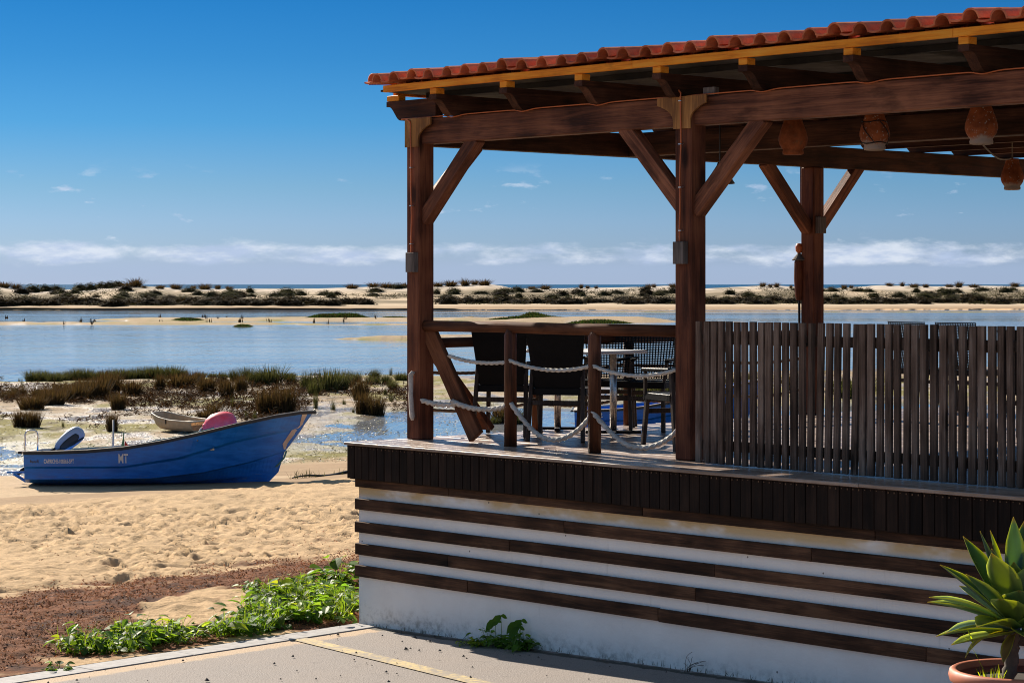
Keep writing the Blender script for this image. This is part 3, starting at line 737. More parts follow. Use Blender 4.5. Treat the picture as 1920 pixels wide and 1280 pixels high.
# wooden wall lamps on the posts
def lamp(s, t, z, label):
    e = bempty('wall_lamp', s, t, z, label, 'wall lamp', 'box lamps on the posts')
    MB().box(-.055, .055, -.055, -.035, -.085, .085, .003).build('front_board', WBOX, e)
    MB().box(-.055, -.038, -.034, .0, -.085, .085, .002).build('side_board', WBOX, e); MB().box(.038, .055, -.034, .0, -.085, .085, .002).build('side_board', WBOX, e)
    MB().lathe([(.024, -.05), (.026, .05)], 10, (0, -.017, 0)).build('lamp_bulb', PALE, e); return e
lamp(.200, TP - .001, 3.09, 'grey wooden box lamp on the leftmost pergola post')
lamp(3.37, TP - .001, 3.14, 'grey wooden box lamp on the middle pergola post')
l3 = empty('wall_lamp', B(.156, 6.10, 3.51), TH + R(90), 'grey wooden box lamp on the rear pergola post below the braces', 'wall lamp', 'box lamps on the posts')
MB().box(-.055, .055, -.055, -.035, -.085, .085, .003).build('front_board', WBOX, l3); MB().box(-.055, -.038, -.034, .0, -.085, .085, .002).build('side_board', WBOX, l3); MB().box(.038, .055, -.034, .0, -.085, .085, .002).build('side_board', WBOX, l3)

# ------------------------------------------------------------------ rope railing
rl = bempty('rope_railing', .15, .66, DECK, 'brown log railing with sagging white ropes between the two front posts', 'railing')
RO = Vector((.15, .66, DECK))
def rail_build(m, name, mat, parent, smooth=True): 
    m.v = [(a - RO.x, b - RO.y, c - RO.z) for a, b, c in m.v]; return m.build(name, mat, parent, smooth)
RZ = DECK + .985; TR = .675
rail_build(MB().tube([(.267, TR, RZ), (1.2, TR, RZ + .004), (2.2, TR, RZ - .003), (3.283, TR, RZ)], .048, 14), 'rail', WLOG, rl)
BAL = (1.36, 2.35)
for s in BAL: rail_build(MB().tube([(s, TR - .012, DECK + .001), (s, TR - .012, RZ - .06), (s, TR - .012, RZ - .012)], [.054, .053, .034], 14), 'baluster', WLOGZ, rl)
def board_brace(m, a, b_, wd, th, up): m.beam(a, b_, th, wd, .004, up); return m
oriented('brace', WLOG, rl, Vector((.27, TR + .02, RZ - .02)) - RO, Vector((.90, TR + .02, DECK + .055)) - RO, .05, .16, Vector((0, 1, 0)).cross(Vector((.6, 0, -.8))), .004)
def rope(parent, p0, p1, sag, r=.0145, mat=ROPE, off=None, n=70, slack=0.0):
    off = RO if off is None else off
    p0, p1 = Vector(p0), Vector(p1); pts = []
    for i in range(n + 1):
        u = i / n; p = p0.lerp(p1, u); p.z -= 4 * sag * u * (1 - u); p.y += slack * math.sin(u * 9); pts.append(p - off)
    return MB().tube(pts, r, 12, 3, 95.0, .24).build('rope', mat, parent, True)
TF = TR - .045
rope(rl, (.62, TF, DECK + .735), (1.36, TF, DECK + .70), .03); rope(rl, (1.36, TF, DECK + .72), (2.35, TF, DECK + .695), .06); rope(rl, (2.35, TF, DECK + .70), (3.28, TF, DECK + .69), .065)
rope(rl, (.25, TF, DECK + .345), (.70, TF + .02, DECK + .325), .02, .02); rope(rl, (.66, TF, DECK + .35), (1.36, TF, DECK + .34), .05, .02)
rope(rl, (1.40, TF, DECK + .36), (2.34, TF, DECK + .30), .245, .0185, slack=.01); rope(rl, (2.36, TF, DECK + .33), (3.28, TF, DECK + .22), .20, .0185, slack=.012)
hr = bempty('hanging_rope', .205, TP - .022, DECK + .17, 'short thick white rope end hanging on the leftmost post', 'rope')
MB().tube([(.004, .005, .40), (.0, -.012, .41), (-.010, -.018, .395), (-.014, -.012, .33), (-.010, -.010, .22), (-.004, -.012, .10), (.004, -.010, .03), (.008, -.008, .0)], [.018, .020, .021, .020, .020, .021, .021, .012], 12, 3, 90, .2).build('rope_end', ROPE, hr, True)
# railing along the far left end
er = bempty('rope_railing', .0, .8, DECK, 'dark log railing with brown ropes along the seaward end of the terrace', 'railing')
def eb(m, name, mat, smooth=True): m.v = [(a, b - .8, c - DECK) for a, b, c in m.v]; return m.build(name, mat, er, smooth)
eb(MB().tube([(.03, .78, DECK + .83), (.03, 3.5, DECK + .832), (.03, 6.0, DECK + .83)], .046, 12), 'rail', wood('end_rail_wood', (.02, .009, .006), (.05, .02, .011), (.09, .038, .02), 1, .5))
for t in (2.22, 3.42, 4.7): eb(MB().tube([(.03, t, DECK + .001), (.03, t, DECK + .83)], .048, 12), 'baluster', WLOGZ)
eb(board_brace(MB(), (.045, .79, RZ - .06), (.045, 1.60, DECK + .05), .15, .05, Vector((1, 0, 0))), 'brace', WZ, False)
tt = [.78, 2.22, 3.42, 4.7, 6.0]
for a, b_ in zip(tt, tt[1:]):
    for hh, sg in ((.58, .03), (.26, .05)): rope(er, (-.02, a, DECK + hh), (-.02, b_, DECK + hh), sg, .014, ROPEB, Vector((0, .8, DECK)), 40)

# ------------------------------------------------------------------ slat fence
sf = bempty('slat_fence', 3.55, .47, DECK, 'weathered grey fence of narrow upright slats on the terrace edge', 'fence')
slm = [MB().box(0, w_, 0, .029, 0, 1.062, .0025).mesh('slat', WSLAT) for w_ in (.050, .053, .056)]
s = 3.62
i = 0
while s < 9.8:
    tt = .47 - .03 * (s - 3.6) / 3; lean = random.uniform(-.006, .006)
    if 4.65 < s < 5.15: lean += .017
    o = link('slat', random.choice(slm), sf, (s - 3.55, tt - .47 + random.uniform(-.002, .003), random.uniform(.004, .009)), (random.uniform(-.004, .004), lean, random.uniform(-.03, .03)))
    s += .0775 + random.uniform(-.004, .004)
for zz in (.935, .14):
    MB().beam((.04, .062, zz), (6.2, .002, zz), .035, .075, .004).build('fence_rail', WSLAT, sf)

# ------------------------------------------------------------------ clay pots
def pot(px, t, zbot, mat, h, label, rot=0.0, wired=False):
    s = s_at(px, t); k = h / .28
    e = empty('clay_pot', B(s, t, zbot), TH + rot, label, 'clay pot', 'clay pots hanging under the beam')
    pr = [(.0, .004), (.058, .0), (.074, .004), (.077, .020), (.072, .036), (.080, .046), (.098, .075), (.106, .105), (.105, .13), (.096, .165), (.080, .21), (.066, .25), (.058, .28), (.060, .292), (.0, .294)]
    MB().lathe([(r * k, z_ * k) for r, z_ in pr], 28).build('body', mat, e, True)
    MB().tube([(0, 0, h), (.0, .0, h + .16)], .006, 6).build('hanging_cord', ROPEB, e)
    if wired:
        for zz, rr in ((.20, .087), (.05, .088)): MB().tube([(rr * k * math.cos(a), rr * k * math.sin(a), zz * k + .006 * math.sin(3 * a)) for a in np.linspace(0, 6.28, 22)], .004, 5).build('wire', IRON, e)
        for a0 in (0, 1.57, 3.14, 4.71): MB().tube([((.089 + .021 * math.sin(u * 3.14)) * k * math.cos(a0 + 1.1 * u), (.089 + .021 * math.sin(u * 3.14)) * k * math.sin(a0 + 1.1 * u), (.20 - .15 * u) * k) for u in np.linspace(0, 1, 9)], .0035, 5).build('wire', IRON, e)
    return e
pot(1487, 1.0, 3.872, CLAY, .29, 'plain brown clay pot nearest the middle post')
pot(1640, 1.0, 3.872, CLAYW, .29, 'clay pot bound with dark wire, second from the middle post', 1.1, True)
pot(1840, 1.0, 3.872, CLAYW, .30, 'red clay pot with white barnacle spots at the right end of the row', 2.4)
pot(1898, 5.0, 3.745, CLAYW, .27, 'small clay pot hanging lower than the others by a cord', .4)
a = B(s_at(1842, 1.0), 1.0, 3.875); b_ = B(s_at(1896, 5.0), 5.0, 4.03)
cd = empty('pot_cord', a, 0, 'slack cord from the barnacled clay pot to the small low pot', 'cord')
MB().tube([(Vector(b_ - a) * u - Vector((0, 0, .05 * math.sin(u * 3.14)))) for u in np.linspace(0, 1, 14)], .006, 6).build('cord', ROPEB, cd)
# conical hanging lamp behind the middle brace
sl = s_at(1350, 3.0); hl = bempty('pendant_lamp', sl, 3.0, 3.80, 'dark cone pendant lamp seen behind the middle post brace', 'pendant lamp')
MB().lathe([(.0, .19), (.02, .19), (.03, .16), (.135, .0), (.128, -.004), (.02, .14)], 24, cap=False).build('lamp_shade', IRON, hl, True); MB().tube([(0, 0, .18), (0, 0, .55)], .006, 6).build('cord', IRON, hl); MB().lathe([(.02, .10), (.03, .06), (.012, .03)], 12).build('lamp_bulb', PALE, hl, True)
# garden torch by the rear post
st_ = s_at(1496, 6.0); gt = bempty('garden_torch', st_, 6.02, DECK, 'dark bamboo garden torch with orange cap beside the rear post', 'torch')
MB().tube([(0, 0, 0), (.006, 0, .6), (0, 0, 1.25)], .013, 8).build('pole', IRON, gt)
MB().lathe([(.03, 1.18), (.045, 1.24), (.055, 1.42), (.05, 1.58), (.03, 1.60)], 14).build('cage', WZ, gt); MB().lathe([(.07, 1.59), (.075, 1.60), (.02, 1.66), (.015, 1.68)], 14).build('lid', BARK, gt); MB().lathe([(.018, 1.67), (.036, 1.69), (.040, 1.73), (.030, 1.765), (.0, 1.77)], 14).build('cap', CABLE, gt, True)

# ------------------------------------------------------------------ chairs and tables
def chair(loc, rz, label, open_weave):
    """armchair facing +y"""
    e = empty('wicker_chair', loc, rz, label, 'chair', 'wicker armchairs on the terrace')
    W2 = .235
    # seat: woven strips in a frame
    m = MB()
    for i in range(15): x = -W2 + .012 + i * (2 * W2 - .024) / 14; m.box(x - .011, x + .011, -.22, .22, .440, .446)
    for i in range(15): y = -.215 + i * .43 / 14; m.box(-W2, W2, y - .011, y + .011, .446, .452)
    m.build('seat', WICKER, e)
    m = MB(); m.box(-W2 - .015, W2 + .015, .205, .235, .395, .455, .004); m.box(-W2 - .015, W2 + .015, -.235, -.205, .395, .455, .004); m.box(-W2 - .015, -W2 + .012, -.204, .204, .396, .454, .004); m.box(W2 - .012, W2 + .015, -.204, .204, .396, .454, .004); m.build('seat_frame', WICKER, e)
    # backrest: tall tapering weave leaning back
    m = MB(); tilt = math.tan(R(11))
    def bp(u, zz, d): return Vector((u * (.195 + .05 * (zz - .46) / .5), -.215 - (zz - .46) * tilt + d, zz))
    nx, nz = 17, 30; wx = .024 if open_weave else .052; wz = .0046 if open_weave else .0095
    for i in range(nx):
        u = -1 + 2 * i / (nx - 1); q = [bp(u - wx, .46, 0), bp(u + wx, .46, 0), bp(u + wx, .95, 0), bp(u - wx, .95, 0), bp(u - wx, .46, -.006), bp(u + wx, .46, -.006), bp(u + wx, .95, -.006), bp(u - wx, .95, -.006)]
        m.add(q, [(3, 2, 1, 0), (4, 5, 6, 7), (0, 1, 5, 4), (2, 3, 7, 6), (1, 2, 6, 5), (3, 0, 4, 7)])
    for j in range(nz):
        zz = .465 + .482 * j / (nz - 1); d0 = .004; q = [bp(-1, zz - wz, d0), bp(1, zz - wz, d0), bp(1, zz + wz, d0), bp(-1, zz + wz, d0), bp(-1, zz - wz, -.010), bp(1, zz - wz, -.010), bp(1, zz + wz, -.010), bp(-1, zz + wz, -.010)]
        m.add(q, [(3, 2, 1, 0), (4, 5, 6, 7), (0, 1, 5, 4), (2, 3, 7, 6), (1, 2, 6, 5), (3, 0, 4, 7)])
    m.build('backrest', WICKER, e)
    for sx in (-1, 1):
        MB().beam((sx * .228, .20, .40), (sx * .245, .245, .0), .034, .040, .004, Vector((0, 1, 0))).build('leg', CHLEG, e)
        MB().beam((sx * .218, -.20, .66), (sx * .240, -.32, .0), .034, .042, .004, Vector((0, 1, 0))).build('leg', CHLEG, e)
        MB().beam((sx * .250, -.245, .655), (sx * .262, .20, .645), .045, .026, .005).build('armrest', WICKER, e)
        MB().beam((sx * .255, .18, .632), (sx * .240, .215, .44), .026, .026, .003, Vector((0, 1, 0))).build('arm_post', CHLEG, e)
    MB().beam((-.228, .222, .30), (.228, .222, .30), .022, .04, .003).build('apron', CHLEG, e)
    MB().beam((-.228, -.255, .33), (.228, -.255, .33), .022, .04, .003).build('apron', CHLEG, e)
    return e
def chair_px(px, t, face, label, ow): 
    s = s_at(px, t); return chair(B(s, t, DECK), face, label, ow)
chair_px(952, 1.62, R(-14), 'black wicker armchair nearest the diagonal railing brace, back to the camera', False)
chair_px(1054, 1.56, R(-12), 'black wicker armchair between the two railing balusters, back to the camera', False)
chair_px(1138, 2.95, R(172), 'open weave wicker armchair behind the table, nearest the second baluster', True)
chair_px(1212, 3.02, R(158), 'open weave wicker armchair behind the table, close to the middle post', True)
chair_px(1281, 1.56, R(24), 'wicker armchair half hidden by the middle post at the near table end', True)
chair_px(1735, 7.5, R(-50), 'wicker armchair showing only its top over the slat fence, left of two', True)
chair_px(1823, 7.5, R(-45), 'wicker armchair showing only its top over the slat fence, right of two', True)
chair_px(1945, 4.5, R(-30), 'wicker armchair behind the fence at the right picture edge', False)
def table(s, t, L, D, label, peds):
    e = bempty('cafe_table', s, t, DECK, label, 'table', 'white cafe tables on the terrace')
    MB().box(-L / 2, L / 2, -D / 2, D / 2, .722, .752, .006).build('tabletop', TABLE, e)
    for x in peds:
        MB().lathe([(.031, .02), (.031, .72)], 16, (x, 0, 0)).build('pedestal', STEEL, e, True)
        f = MB()
        for a in (.78, 2.36): 
            d = Vector((math.cos(a), math.sin(a), 0)) * .25; f.beam(Vector((x, 0, .022)) - d, Vector((x, 0, .022)) + d, .05, .026, .006)
        f.build('foot', IRON, e)
    return e
table(.52, 2.36, .98, .62, 'white rectangular cafe table on two steel pedestals behind the rope railing', (-.36, .36))
table(5.6, 4.2, .8, .8, 'white cafe table hidden behind the slat fence', (0,))


# ------------------------------------------------------------------ boats
def interp(xs, ys): return lambda x: float(np.interp(x, xs, ys))
def hull_curves():
    """lines of the hull from gunwale to keel: (x end, z(x), half breadth(u))"""
    g = (5.03, interp([0, .47, 1.1, 1.75, 2.4, 3.04, 3.68, 4.33, 4.8, 5.03], [.595, .60, .625, .68, .79, .93, 1.09, 1.235, 1.305, 1.315]), interp([0, .3, .6, .75, .88, .96, 1], [.78, .92, .88, .72, .42, .17, .02]))
    k1 = (4.84, interp([0, 1.75, 2.7, 3.68, 4.84], [.335, .345, .50, .80, 1.045]), interp([0, .3, .6, .75, .88, .96, 1], [.74, .87, .78, .58, .30, .11, .016]))
    k2 = (4.82, interp([0, 1.75, 2.7, 3.68, 4.82], [.300, .305, .455, .755, 1.000]), interp([0, .3, .6, .75, .88, .96, 1], [.665, .79, .695, .495, .235, .08, .015]))
    c1 = (4.53, interp([0, 2.2, 3.1, 3.9, 4.53], [.105, .12, .22, .40, .60]), interp([0, .3, .6, .75, .88, .96, 1], [.66, .77, .62, .42, .20, .07, .014]))
    c2 = (4.51, interp([0, 2.2, 3.1, 3.9, 4.51], [.085, .10, .20, .375, .57]), interp([0, .3, .6, .75, .88, .96, 1], [.60, .70, .54, .34, .15, .05, .014]))
    d1 = (4.40, interp([0, 2.6, 3.6, 4.40], [.035, .03, .10, .20]), interp([0, .3, .6, .75, .88, .96, 1], [.40, .46, .32, .17, .07, .03, .012]))
    kl = (4.24, interp([0, .3, 2.5, 4.24], [.03, -.03, -.03, .03]), interp([0, .5, 1], [.02, .02, .01]))
    return [g, k1, k2, c1, c2, d1, kl]
HC = hull_curves()
def hull_y(x, zz):
    """half breadth of the outer skin at (x, z)"""
    pts = []
    for xe, zf, yf in HC: 
        u = min(x / xe, 1); pts.append((zf(u * xe), yf(u)))
    pts = pts[::-1]
    return float(np.interp(zz, [p[0] for p in pts], [p[1] for p in pts]))
def make_hull_parts(root, rubber, n=64):
    us = [(i / n) for i in range(n + 1)]
    m = MB(); nl = len(HC)
    for side in (1, -1):
        vs = [(u * xe, side * yf(u), zf(u * xe)) for u in us for xe, zf, yf in HC]
        f = [(i * nl + j, (i + 1) * nl + j, (i + 1) * nl + j + 1, i * nl + j + 1) for i in range(n) for j in range(nl - 1)]
        m.add(vs, f if side < 0 else [q[::-1] for q in f])
    # transom and inner skin
    tv = [(0, yf(0), zf(0)) for xe, zf, yf in HC] + [(0, -yf(0), zf(0)) for xe, zf, yf in HC][::-1]; m.add(tv, [tuple(range(len(tv)))])
    g = HC[0]; vs = []
    for u in us:
        x = u * g[0] * .985 + .03; b = max(g[2](u) - .05, .008); h = g[1](u * g[0])
        xb = u * 4.45 + .03; hb_ = max(.22, h - .5 * (1 - .6 * u ** 2)); bb = min(b * .8, max(.8 * hull_y(xb, hb_) - .02, .004))
        vs += [(x, b, h - .004), (xb, bb, hb_), (xb, -bb, hb_), (x, -b, h - .004)]
    m.add(vs, [(i * 4 + j, i * 4 + j + 1, i * 4 + 5 + j, i * 4 + 4 + j) for i in range(n) for j in range(3)])
    h = m.build('hull', HULL, root); 
    # gunwale: cream cap with a black rubbing strip outside
    cap = MB(); rub = MB()
    for side in (1, -1):
        vs = []; vr = []
        for u in us:
            x = u * g[0]; b = g[2](u); zz = g[1](x)
            vs += [(x, side * (b + .012), zz - .010), (x, side * (b + .012), zz + .022), (x, side * max(b - .07, .002), zz + .022), (x, side * max(b - .07, .002), zz - .014)]
            xr = x + (.04 if u > .999 else 0); vr += [(xr, side * (b + .013), zz - .045), (xr, side * (b + .036), zz - .036), (xr, side * (b + .036), zz + .012), (xr, side * (b + .013), zz + .018)]
        for mm, v_ in ((cap, vs), (rub, vr)):
            f = [(i * 4 + j, i * 4 + (j + 1) % 4, i * 4 + 4 + (j + 1) % 4, i * 4 + 4 + j) for i in range(n) for j in range(4)] + [(0, 1, 2, 3), (4 * n, 4 * n + 1, 4 * n + 2, 4 * n + 3)]
            mm.add(v_, f if side > 0 else [q[::-1] for q in f])
    cap.box(-.03, .10, -.78, .78, .575, .615, .004)
    cap.build('gunwale', PALE, root); rub.box(-.10, -.031, -.80, .80, .565, .612, .01); rub.build('rubbing_strip', rubber, root)
    return h
def lettering(parent, txt, x, z_, h, w, mat, name='lettering', side=-1):
    cu = bpy.data.curves.new(name, 'FONT'); cu.body = txt; cu.size = 1; cu.offset = .018; cu.resolution_u = 3
    tmp = bpy.data.objects.new('tmp', cu); COL.objects.link(tmp); dg = bpy.context.evaluated_depsgraph_get()
    me = bpy.data.meshes.new_from_object(tmp.evaluated_get(dg)); bpy.data.objects.remove(tmp); bpy.data.curves.remove(cu)
    bm = bmesh.new(); bm.from_mesh(me); xs = [v.co.x for v in bm.verts]; ys = [v.co.y for v in bm.verts]
    kx = w / (max(xs) - min(xs)); ky = h / (max(ys) - min(ys)); x0, y0 = min(xs), min(ys)
    if side > 0: 
        pass
    for v in bm.verts:
        lx = (v.co.x - x0) * kx; X = x + lx; Z = z_ + (v.co.y - y0) * ky
        v.co = Vector((X, side * (hull_y(X, Z) + .005), Z))
    bm.to_mesh(me); bm.free(); me.name = name; me.materials.clear(); me.materials.append(mat)
    o = link(name, me, parent); o['label'] = 'white letters ' + txt if txt != '~' else 'faded mark'; return o
# main boat: stern to the left, bow to the right
BY = 41.6; BX0 = (52 - 960) / FPX * BY
brz = R(3.0); bz = gz(BX0 + 2.6, BY) + .012
boat = empty('boat', (BX0, BY + .2, bz + .0), brz, 'large blue open fishing boat lettered MT lying on the sand', 'boat')
boat.rotation_euler = (R(-2.6), R(.1), brz); boat.scale = (1.03, 1.0, 1.0)
make_hull_parts(boat, RUBBER)
# worn stem
sm = MB(); vs = []; zs = np.linspace(.62, 1.27, 14)
def stem_x(zz): return float(np.interp(zz, [.03, .25, .54, .60, 1.0, 1.045, 1.315], [4.24, 4.40, 4.51, 4.53, 4.82, 4.84, 5.03]))
for zz in zs:
    w_ = float(np.interp(zz, [.60, .72, .85, .97, 1.04, 1.12, 1.27], [.03, .14, .15, .16, .05, .10, .17]))
    x = stem_x(zz)
    for side in (-1, 1): vs += [(x - w_, side * (hull_y(x - w_, zz) + .006), zz), (x + .006, side * .004, zz)]
sm.add(vs, [(i * 4, i * 4 + 1, i * 4 + 5, i * 4 + 4) for i in range(13)] + [(i * 4 + 3, i * 4 + 2, i * 4 + 6, i * 4 + 7) for i in range(13)])
sm.build('worn_stem', CREAM, boat)
lettering(boat, 'MT', 1.66, .40, .165, .165, WHITE); lettering(boat, 'CAPRICHE-108565-5PT', .355, .395, .078, .53, WHITE)
f_ = MB()
for i in range(9):
    x = .115 + i * .017; z0 = .41 + .008 * math.sin(i * 2.2); hh = .022 + (.03 if i in (0, 8, 7) else .006 * (i % 3)); x1 = x + .010
    f_.add([(x, -hull_y(x, z0) - .004, z0), (x1, -hull_y(x1, z0) - .004, z0), (x1, -hull_y(x1, z0 + hh) - .004, z0 + hh), (x, -hull_y(x, z0 + hh) - .004, z0 + hh)], [(0, 1, 2, 3)])
f_.build('faded_lettering', FADED, boat)
MB().beam((-.34, -.45, .225), (.03, -.45, .225), .10, .03, .006).beam((-.22, -.45, .20), (.0, -.45, .06), .03, .05, .004).build('transom_bracket', HULL, boat)
MB().tube([(.0, -.62, .60), (.0, -.62, .90), (.015, -.62, .955), (.05, -.62, .985), (.17, -.62, .985), (.205, -.62, .955), (.22, -.62, .90), (.22, -.62, .60)], .014, 8).build('stern_rail', CHROME, boat, True)
MB().tube([(1.42, .35, .35), (1.42, .35, 1.16)], .017, 8).build('pole', PALE, boat, True)
MB().tube([(.55, .62, .60), (1.1, .70, .64), (1.6, .66, .64), (2.3, -.72, .80), (2.7, -.74, .87), (3.0, -.74, .94), (3.3, -.68, 1.03)], .014, 6).build('mooring_rope', TEAL, boat, True)
MB().tube([(stem_x(.58) + .02, -.02, .59), (stem_x(.5) + .01, -.05, .47), (stem_x(.35) - .02, -.06, .36), (stem_x(.3) - .06, -.09, .30)], .018, 6).build('bow_rope', TEAL, boat, True)
MB().lathe([(.02, 0), (.03, .02), (.0, .03)], 10, (3.02, -.81, .79)).build('bolt', CHROME, boat)
MB().box(1.5, 1.75, -.74, .74, .40, .44, .006).box(3.0, 3.3, -.62, .62, .62, .66, .006).build('thwart', PALE, boat)
# outboard motor, tilted up
mo = empty('outboard_motor', (0, 0, 0), 0); mo.parent = boat; mo.location = (.44, .12, .60); mo.rotation_euler = (0, R(50), 0); mo.scale = (.9, .9, .92)
def loaf(rx, ry, h, n=20, seg=24, pw=2.6, bulge=.25):
    m = MB(); vs = []
    for i in range(n + 1):
        u = i / n; k = (1 - abs(2 * u - 1) ** pw) ** (1 / pw) if 0 < u < 1 else 0.02; kk = k * (1 + bulge * (u - .5))
        for j in range(seg): 
            a = 2 * math.pi * j / seg; ca, sa = math.cos(a), math.sin(a); r = 1 / (abs(ca) ** 3 + abs(sa) ** 3) ** (1 / 3)
            vs.append((rx * kk * ca * r, ry * kk * sa * r, h * u))
    f = [(i * seg + j, i * seg + (j + 1) % seg, (i + 1) * seg + (j + 1) % seg, (i + 1) * seg + j) for i in range(n) for j in range(seg)]
    m.add(vs, f + [tuple(range(seg))[::-1], tuple(range(n * seg, (n + 1) * seg))]); return m
loaf(.17, .20, .66).build('motor_cover', COWL, mo, True)
pl = loaf(.080, .02, .46).build('cover_panel', RUBBER, mo, True, loc=(.045, -.192, .09)); 
MB().beam((.02, -.12, -.02), (.13, -.215, .40), .06, .05, .012).beam((.12, -.22, .30), (.16, -.235, .60), .035, .035, .008).build('tiller_handle', RUBBER, mo)
MB().beam((.0, 0, .05), (-.03, 0, -.22), .10, .13, .01).beam((-.03, 0, -.2), (-.10, 0, -.75), .05, .11, .01).lathe([(.0, -.17), (.04, -.15), (.045, .0), (.03, .12), (.0, .14)], 12, (-.12, 0, -.72)).build('motor_leg', IRON, mo)
# marker flag and red buoy lying in the boat
def in_boat(x, y, z_): return boat.matrix_basis @ Vector((x, y, z_))
fl = empty('flag_marker', in_boat(1.62, .30, .50), 0, 'small orange flag on a green stick standing in the blue boat', 'flag')
MB().tube([(0, 0, 0), (-.004, 0, .30), (-.01, 0, .42)], .009, 6).build('stick', FLAGG, fl)
m = MB(); 
for i in range(7):
    u = i / 6; m.v += [(.012 + .09 * u * (1 - .1), .02 * math.sin(u * 7), .16 + .10 * (1 - u) + .02), (.012 + .075 * u, .02 * math.sin(u * 7 + 1), .06 - .02 * u)]
m.f = [(2 * i, 2 * i + 1, 2 * i + 3, 2 * i + 2) for i in range(6)]; m.build('flag', FLAGR, fl)
m = MB(); m.add([(0, 0, .40), (-.05, .01, .20), (-.055, .01, .08), (0, 0, .14)], [(0, 1, 2, 3)]); m.build('flag', FLAGG, fl)
bu = empty('buoy', in_boat(3.38, -.05, .88), R(6), 'big round red plastic buoy lying in the bow of the blue boat', 'buoy')
m = MB(); prof_ = [(.0, -.30), (.05, -.30), (.07, -.27), (.13, -.23), (.19, -.14), (.215, 0.0), (.205, .12), (.16, .21), (.09, .255), (.0, .265)]
prof_s = []
for (a0, a1) in zip(prof_, prof_[1:]):
    prof_s += [a0, ((a0[0] + a1[0]) / 2 * 1.015, (a0[1] + a1[1]) / 2)]
m.lathe(prof_s + [prof_[-1]], 28); o = m.build('float', BUOY, bu, True, loc=(0, 0, .17), rot=(0, R(82), 0)); bu.scale = (1.12, 1.12, 1.12); 
MB().tube([(-.30, 0, .13), (-.33, -.02, .11), (-.36, -.03, .06), (-.40, -.04, .0)], .012, 6).build('eye_rope', ROPE, bu, True)
# tan dinghy aground on the mud
dx_, dy_ = at(338, 810, -.95)
dg_ = empty('dinghy', (dx_, dy_, gz(dx_, dy_) + .03), R(-38), 'small tan rowing dinghy aground on the mud behind the blue boat', 'boat')
dg_.rotation_euler = (R(2), R(1.5), R(-40)); dg_.scale = (.70, .70, .70)
def dinghy():
    L = 2.25; n = 30; m = MB(); gun = MB()
    hb = interp([0, .12, .3, .6, .85, 1], [.33, .46, .58, .62, .57, .50]); sh = interp([0, .2, .5, 1], [.60, .50, .43, .42]); bt = interp([0, .08, .2, .5, 1], [.26, .12, .03, .0, .04])
    for (ins, fl_) in ((0, False), (.028, True)):
        vs = []
        for i in range(n + 1):
            u = i / n; x = -L / 2 + L * u; b = hb(u) - ins; t_ = sh(u); k = bt(u) + ins
            for a in np.linspace(-1, 1, 15): 
                w_ = abs(a); vs.append((x + (0 if u > .5 else -.10 * (1 - 2 * u) ** 2 * ((t_ - k) and w_ ** 4)), math.copysign(b * (1 - (1 - w_) ** 2.2), a) if w_ else 0, k + (t_ - k) * w_ ** 3.2))
        f = [(i * 15 + j, i * 15 + j + 1, i * 15 + 16 + j, i * 15 + 15 + j) for i in range(n) for j in range(14)]
        m.add(vs, f if fl_ else [q[::-1] for q in f]); m.add(vs[-15:], [tuple(range(15))]); m.add(vs[:15], [tuple(range(15))])
    m.build('hull', TAN, dg_)
    for s_ in (-1, 1): gun.tube([(-L / 2 + L * i / n - (.10 * (1 - 2 * i / n) ** 2 if i < n / 2 else 0), s_ * (hb(i / n) - .008), sh(i / n) + .004) for i in range(n + 1)], .026, 8)
    gun.tube([(-L / 2 - .10, -hb(0), sh(0)), (-L / 2 - .12, 0, sh(0) + .012), (-L / 2 - .10, hb(0), sh(0))], .026, 8); gun.tube([(L / 2, -hb(1), sh(1)), (L / 2, hb(1), sh(1))], .03, 8)
    gun.build('gunwale', PALE, dg_, True)
    MB().box(-.05, .20, -.585, .585, .30, .33, .006).build('thwart', PALE, dg_); MB().box(.72, L / 2 - .04, -.50, .50, .28, .31, .006).build('stern_seat', PALE, dg_)
    MB().box(-.12, -.09, -.63, -.60, .28, .46).build('rowlock', IRON, dg_)
dinghy()
# second blue boat beyond the terrace
X2, Y2 = (1080 - 960) / FPX * 60.0, 60.0
b2 = empty('boat', (X2, Y2, gz(X2 + 2.5, Y2) + .03), R(-4), 'blue boat numbered 12 seen between the chairs beyond the terrace', 'boat'); b2.rotation_euler = (R(1), R(-1), R(-4)); b2.scale = (1.02, 1, .98)
make_hull_parts(b2, RUBBER, 40); lettering(b2, '5112', .32, .41, .14, .40, WHITE)
MB().tube([(.5, .3, .3), (.62, .3, .82), (.8, .32, .98)], .02, 6).build('pole', PALE, b2)

# ------------------------------------------------------------------ plants
rnd = random.Random(11)
def leaf_quad(m, p, d, up, L, W_, tint, fold=.25, seg=3, droop=.3, shape='ovate'):
    """leaf of 2*seg quads: base p, direction d, up normal"""
    d = d.normalized(); side = d.cross(up).normalized(); nrm = side.cross(d).normalized()
    vs = []
    for i in range(seg + 1):
        u = i / seg; wv = W_ * (math.sin(math.pi * min(u * .92 + .06, 1)) ** .8 if shape == 'ovate' else (1 - u) ** .8 * .9 + .02)
        c_ = p + d * (L * u) - Vector((0, 0, 1)) * (droop * L * u * u)
        vs += [c_ - side * wv + nrm * fold * wv, c_, c_ + side * wv + nrm * fold * wv]
    m.add(vs, [(3 * i, 3 * i + 1, 3 * i + 4, 3 * i + 3) for i in range(seg)] + [(3 * i + 1, 3 * i + 2, 3 * i + 5, 3 * i + 4) for i in range(seg)], tint)
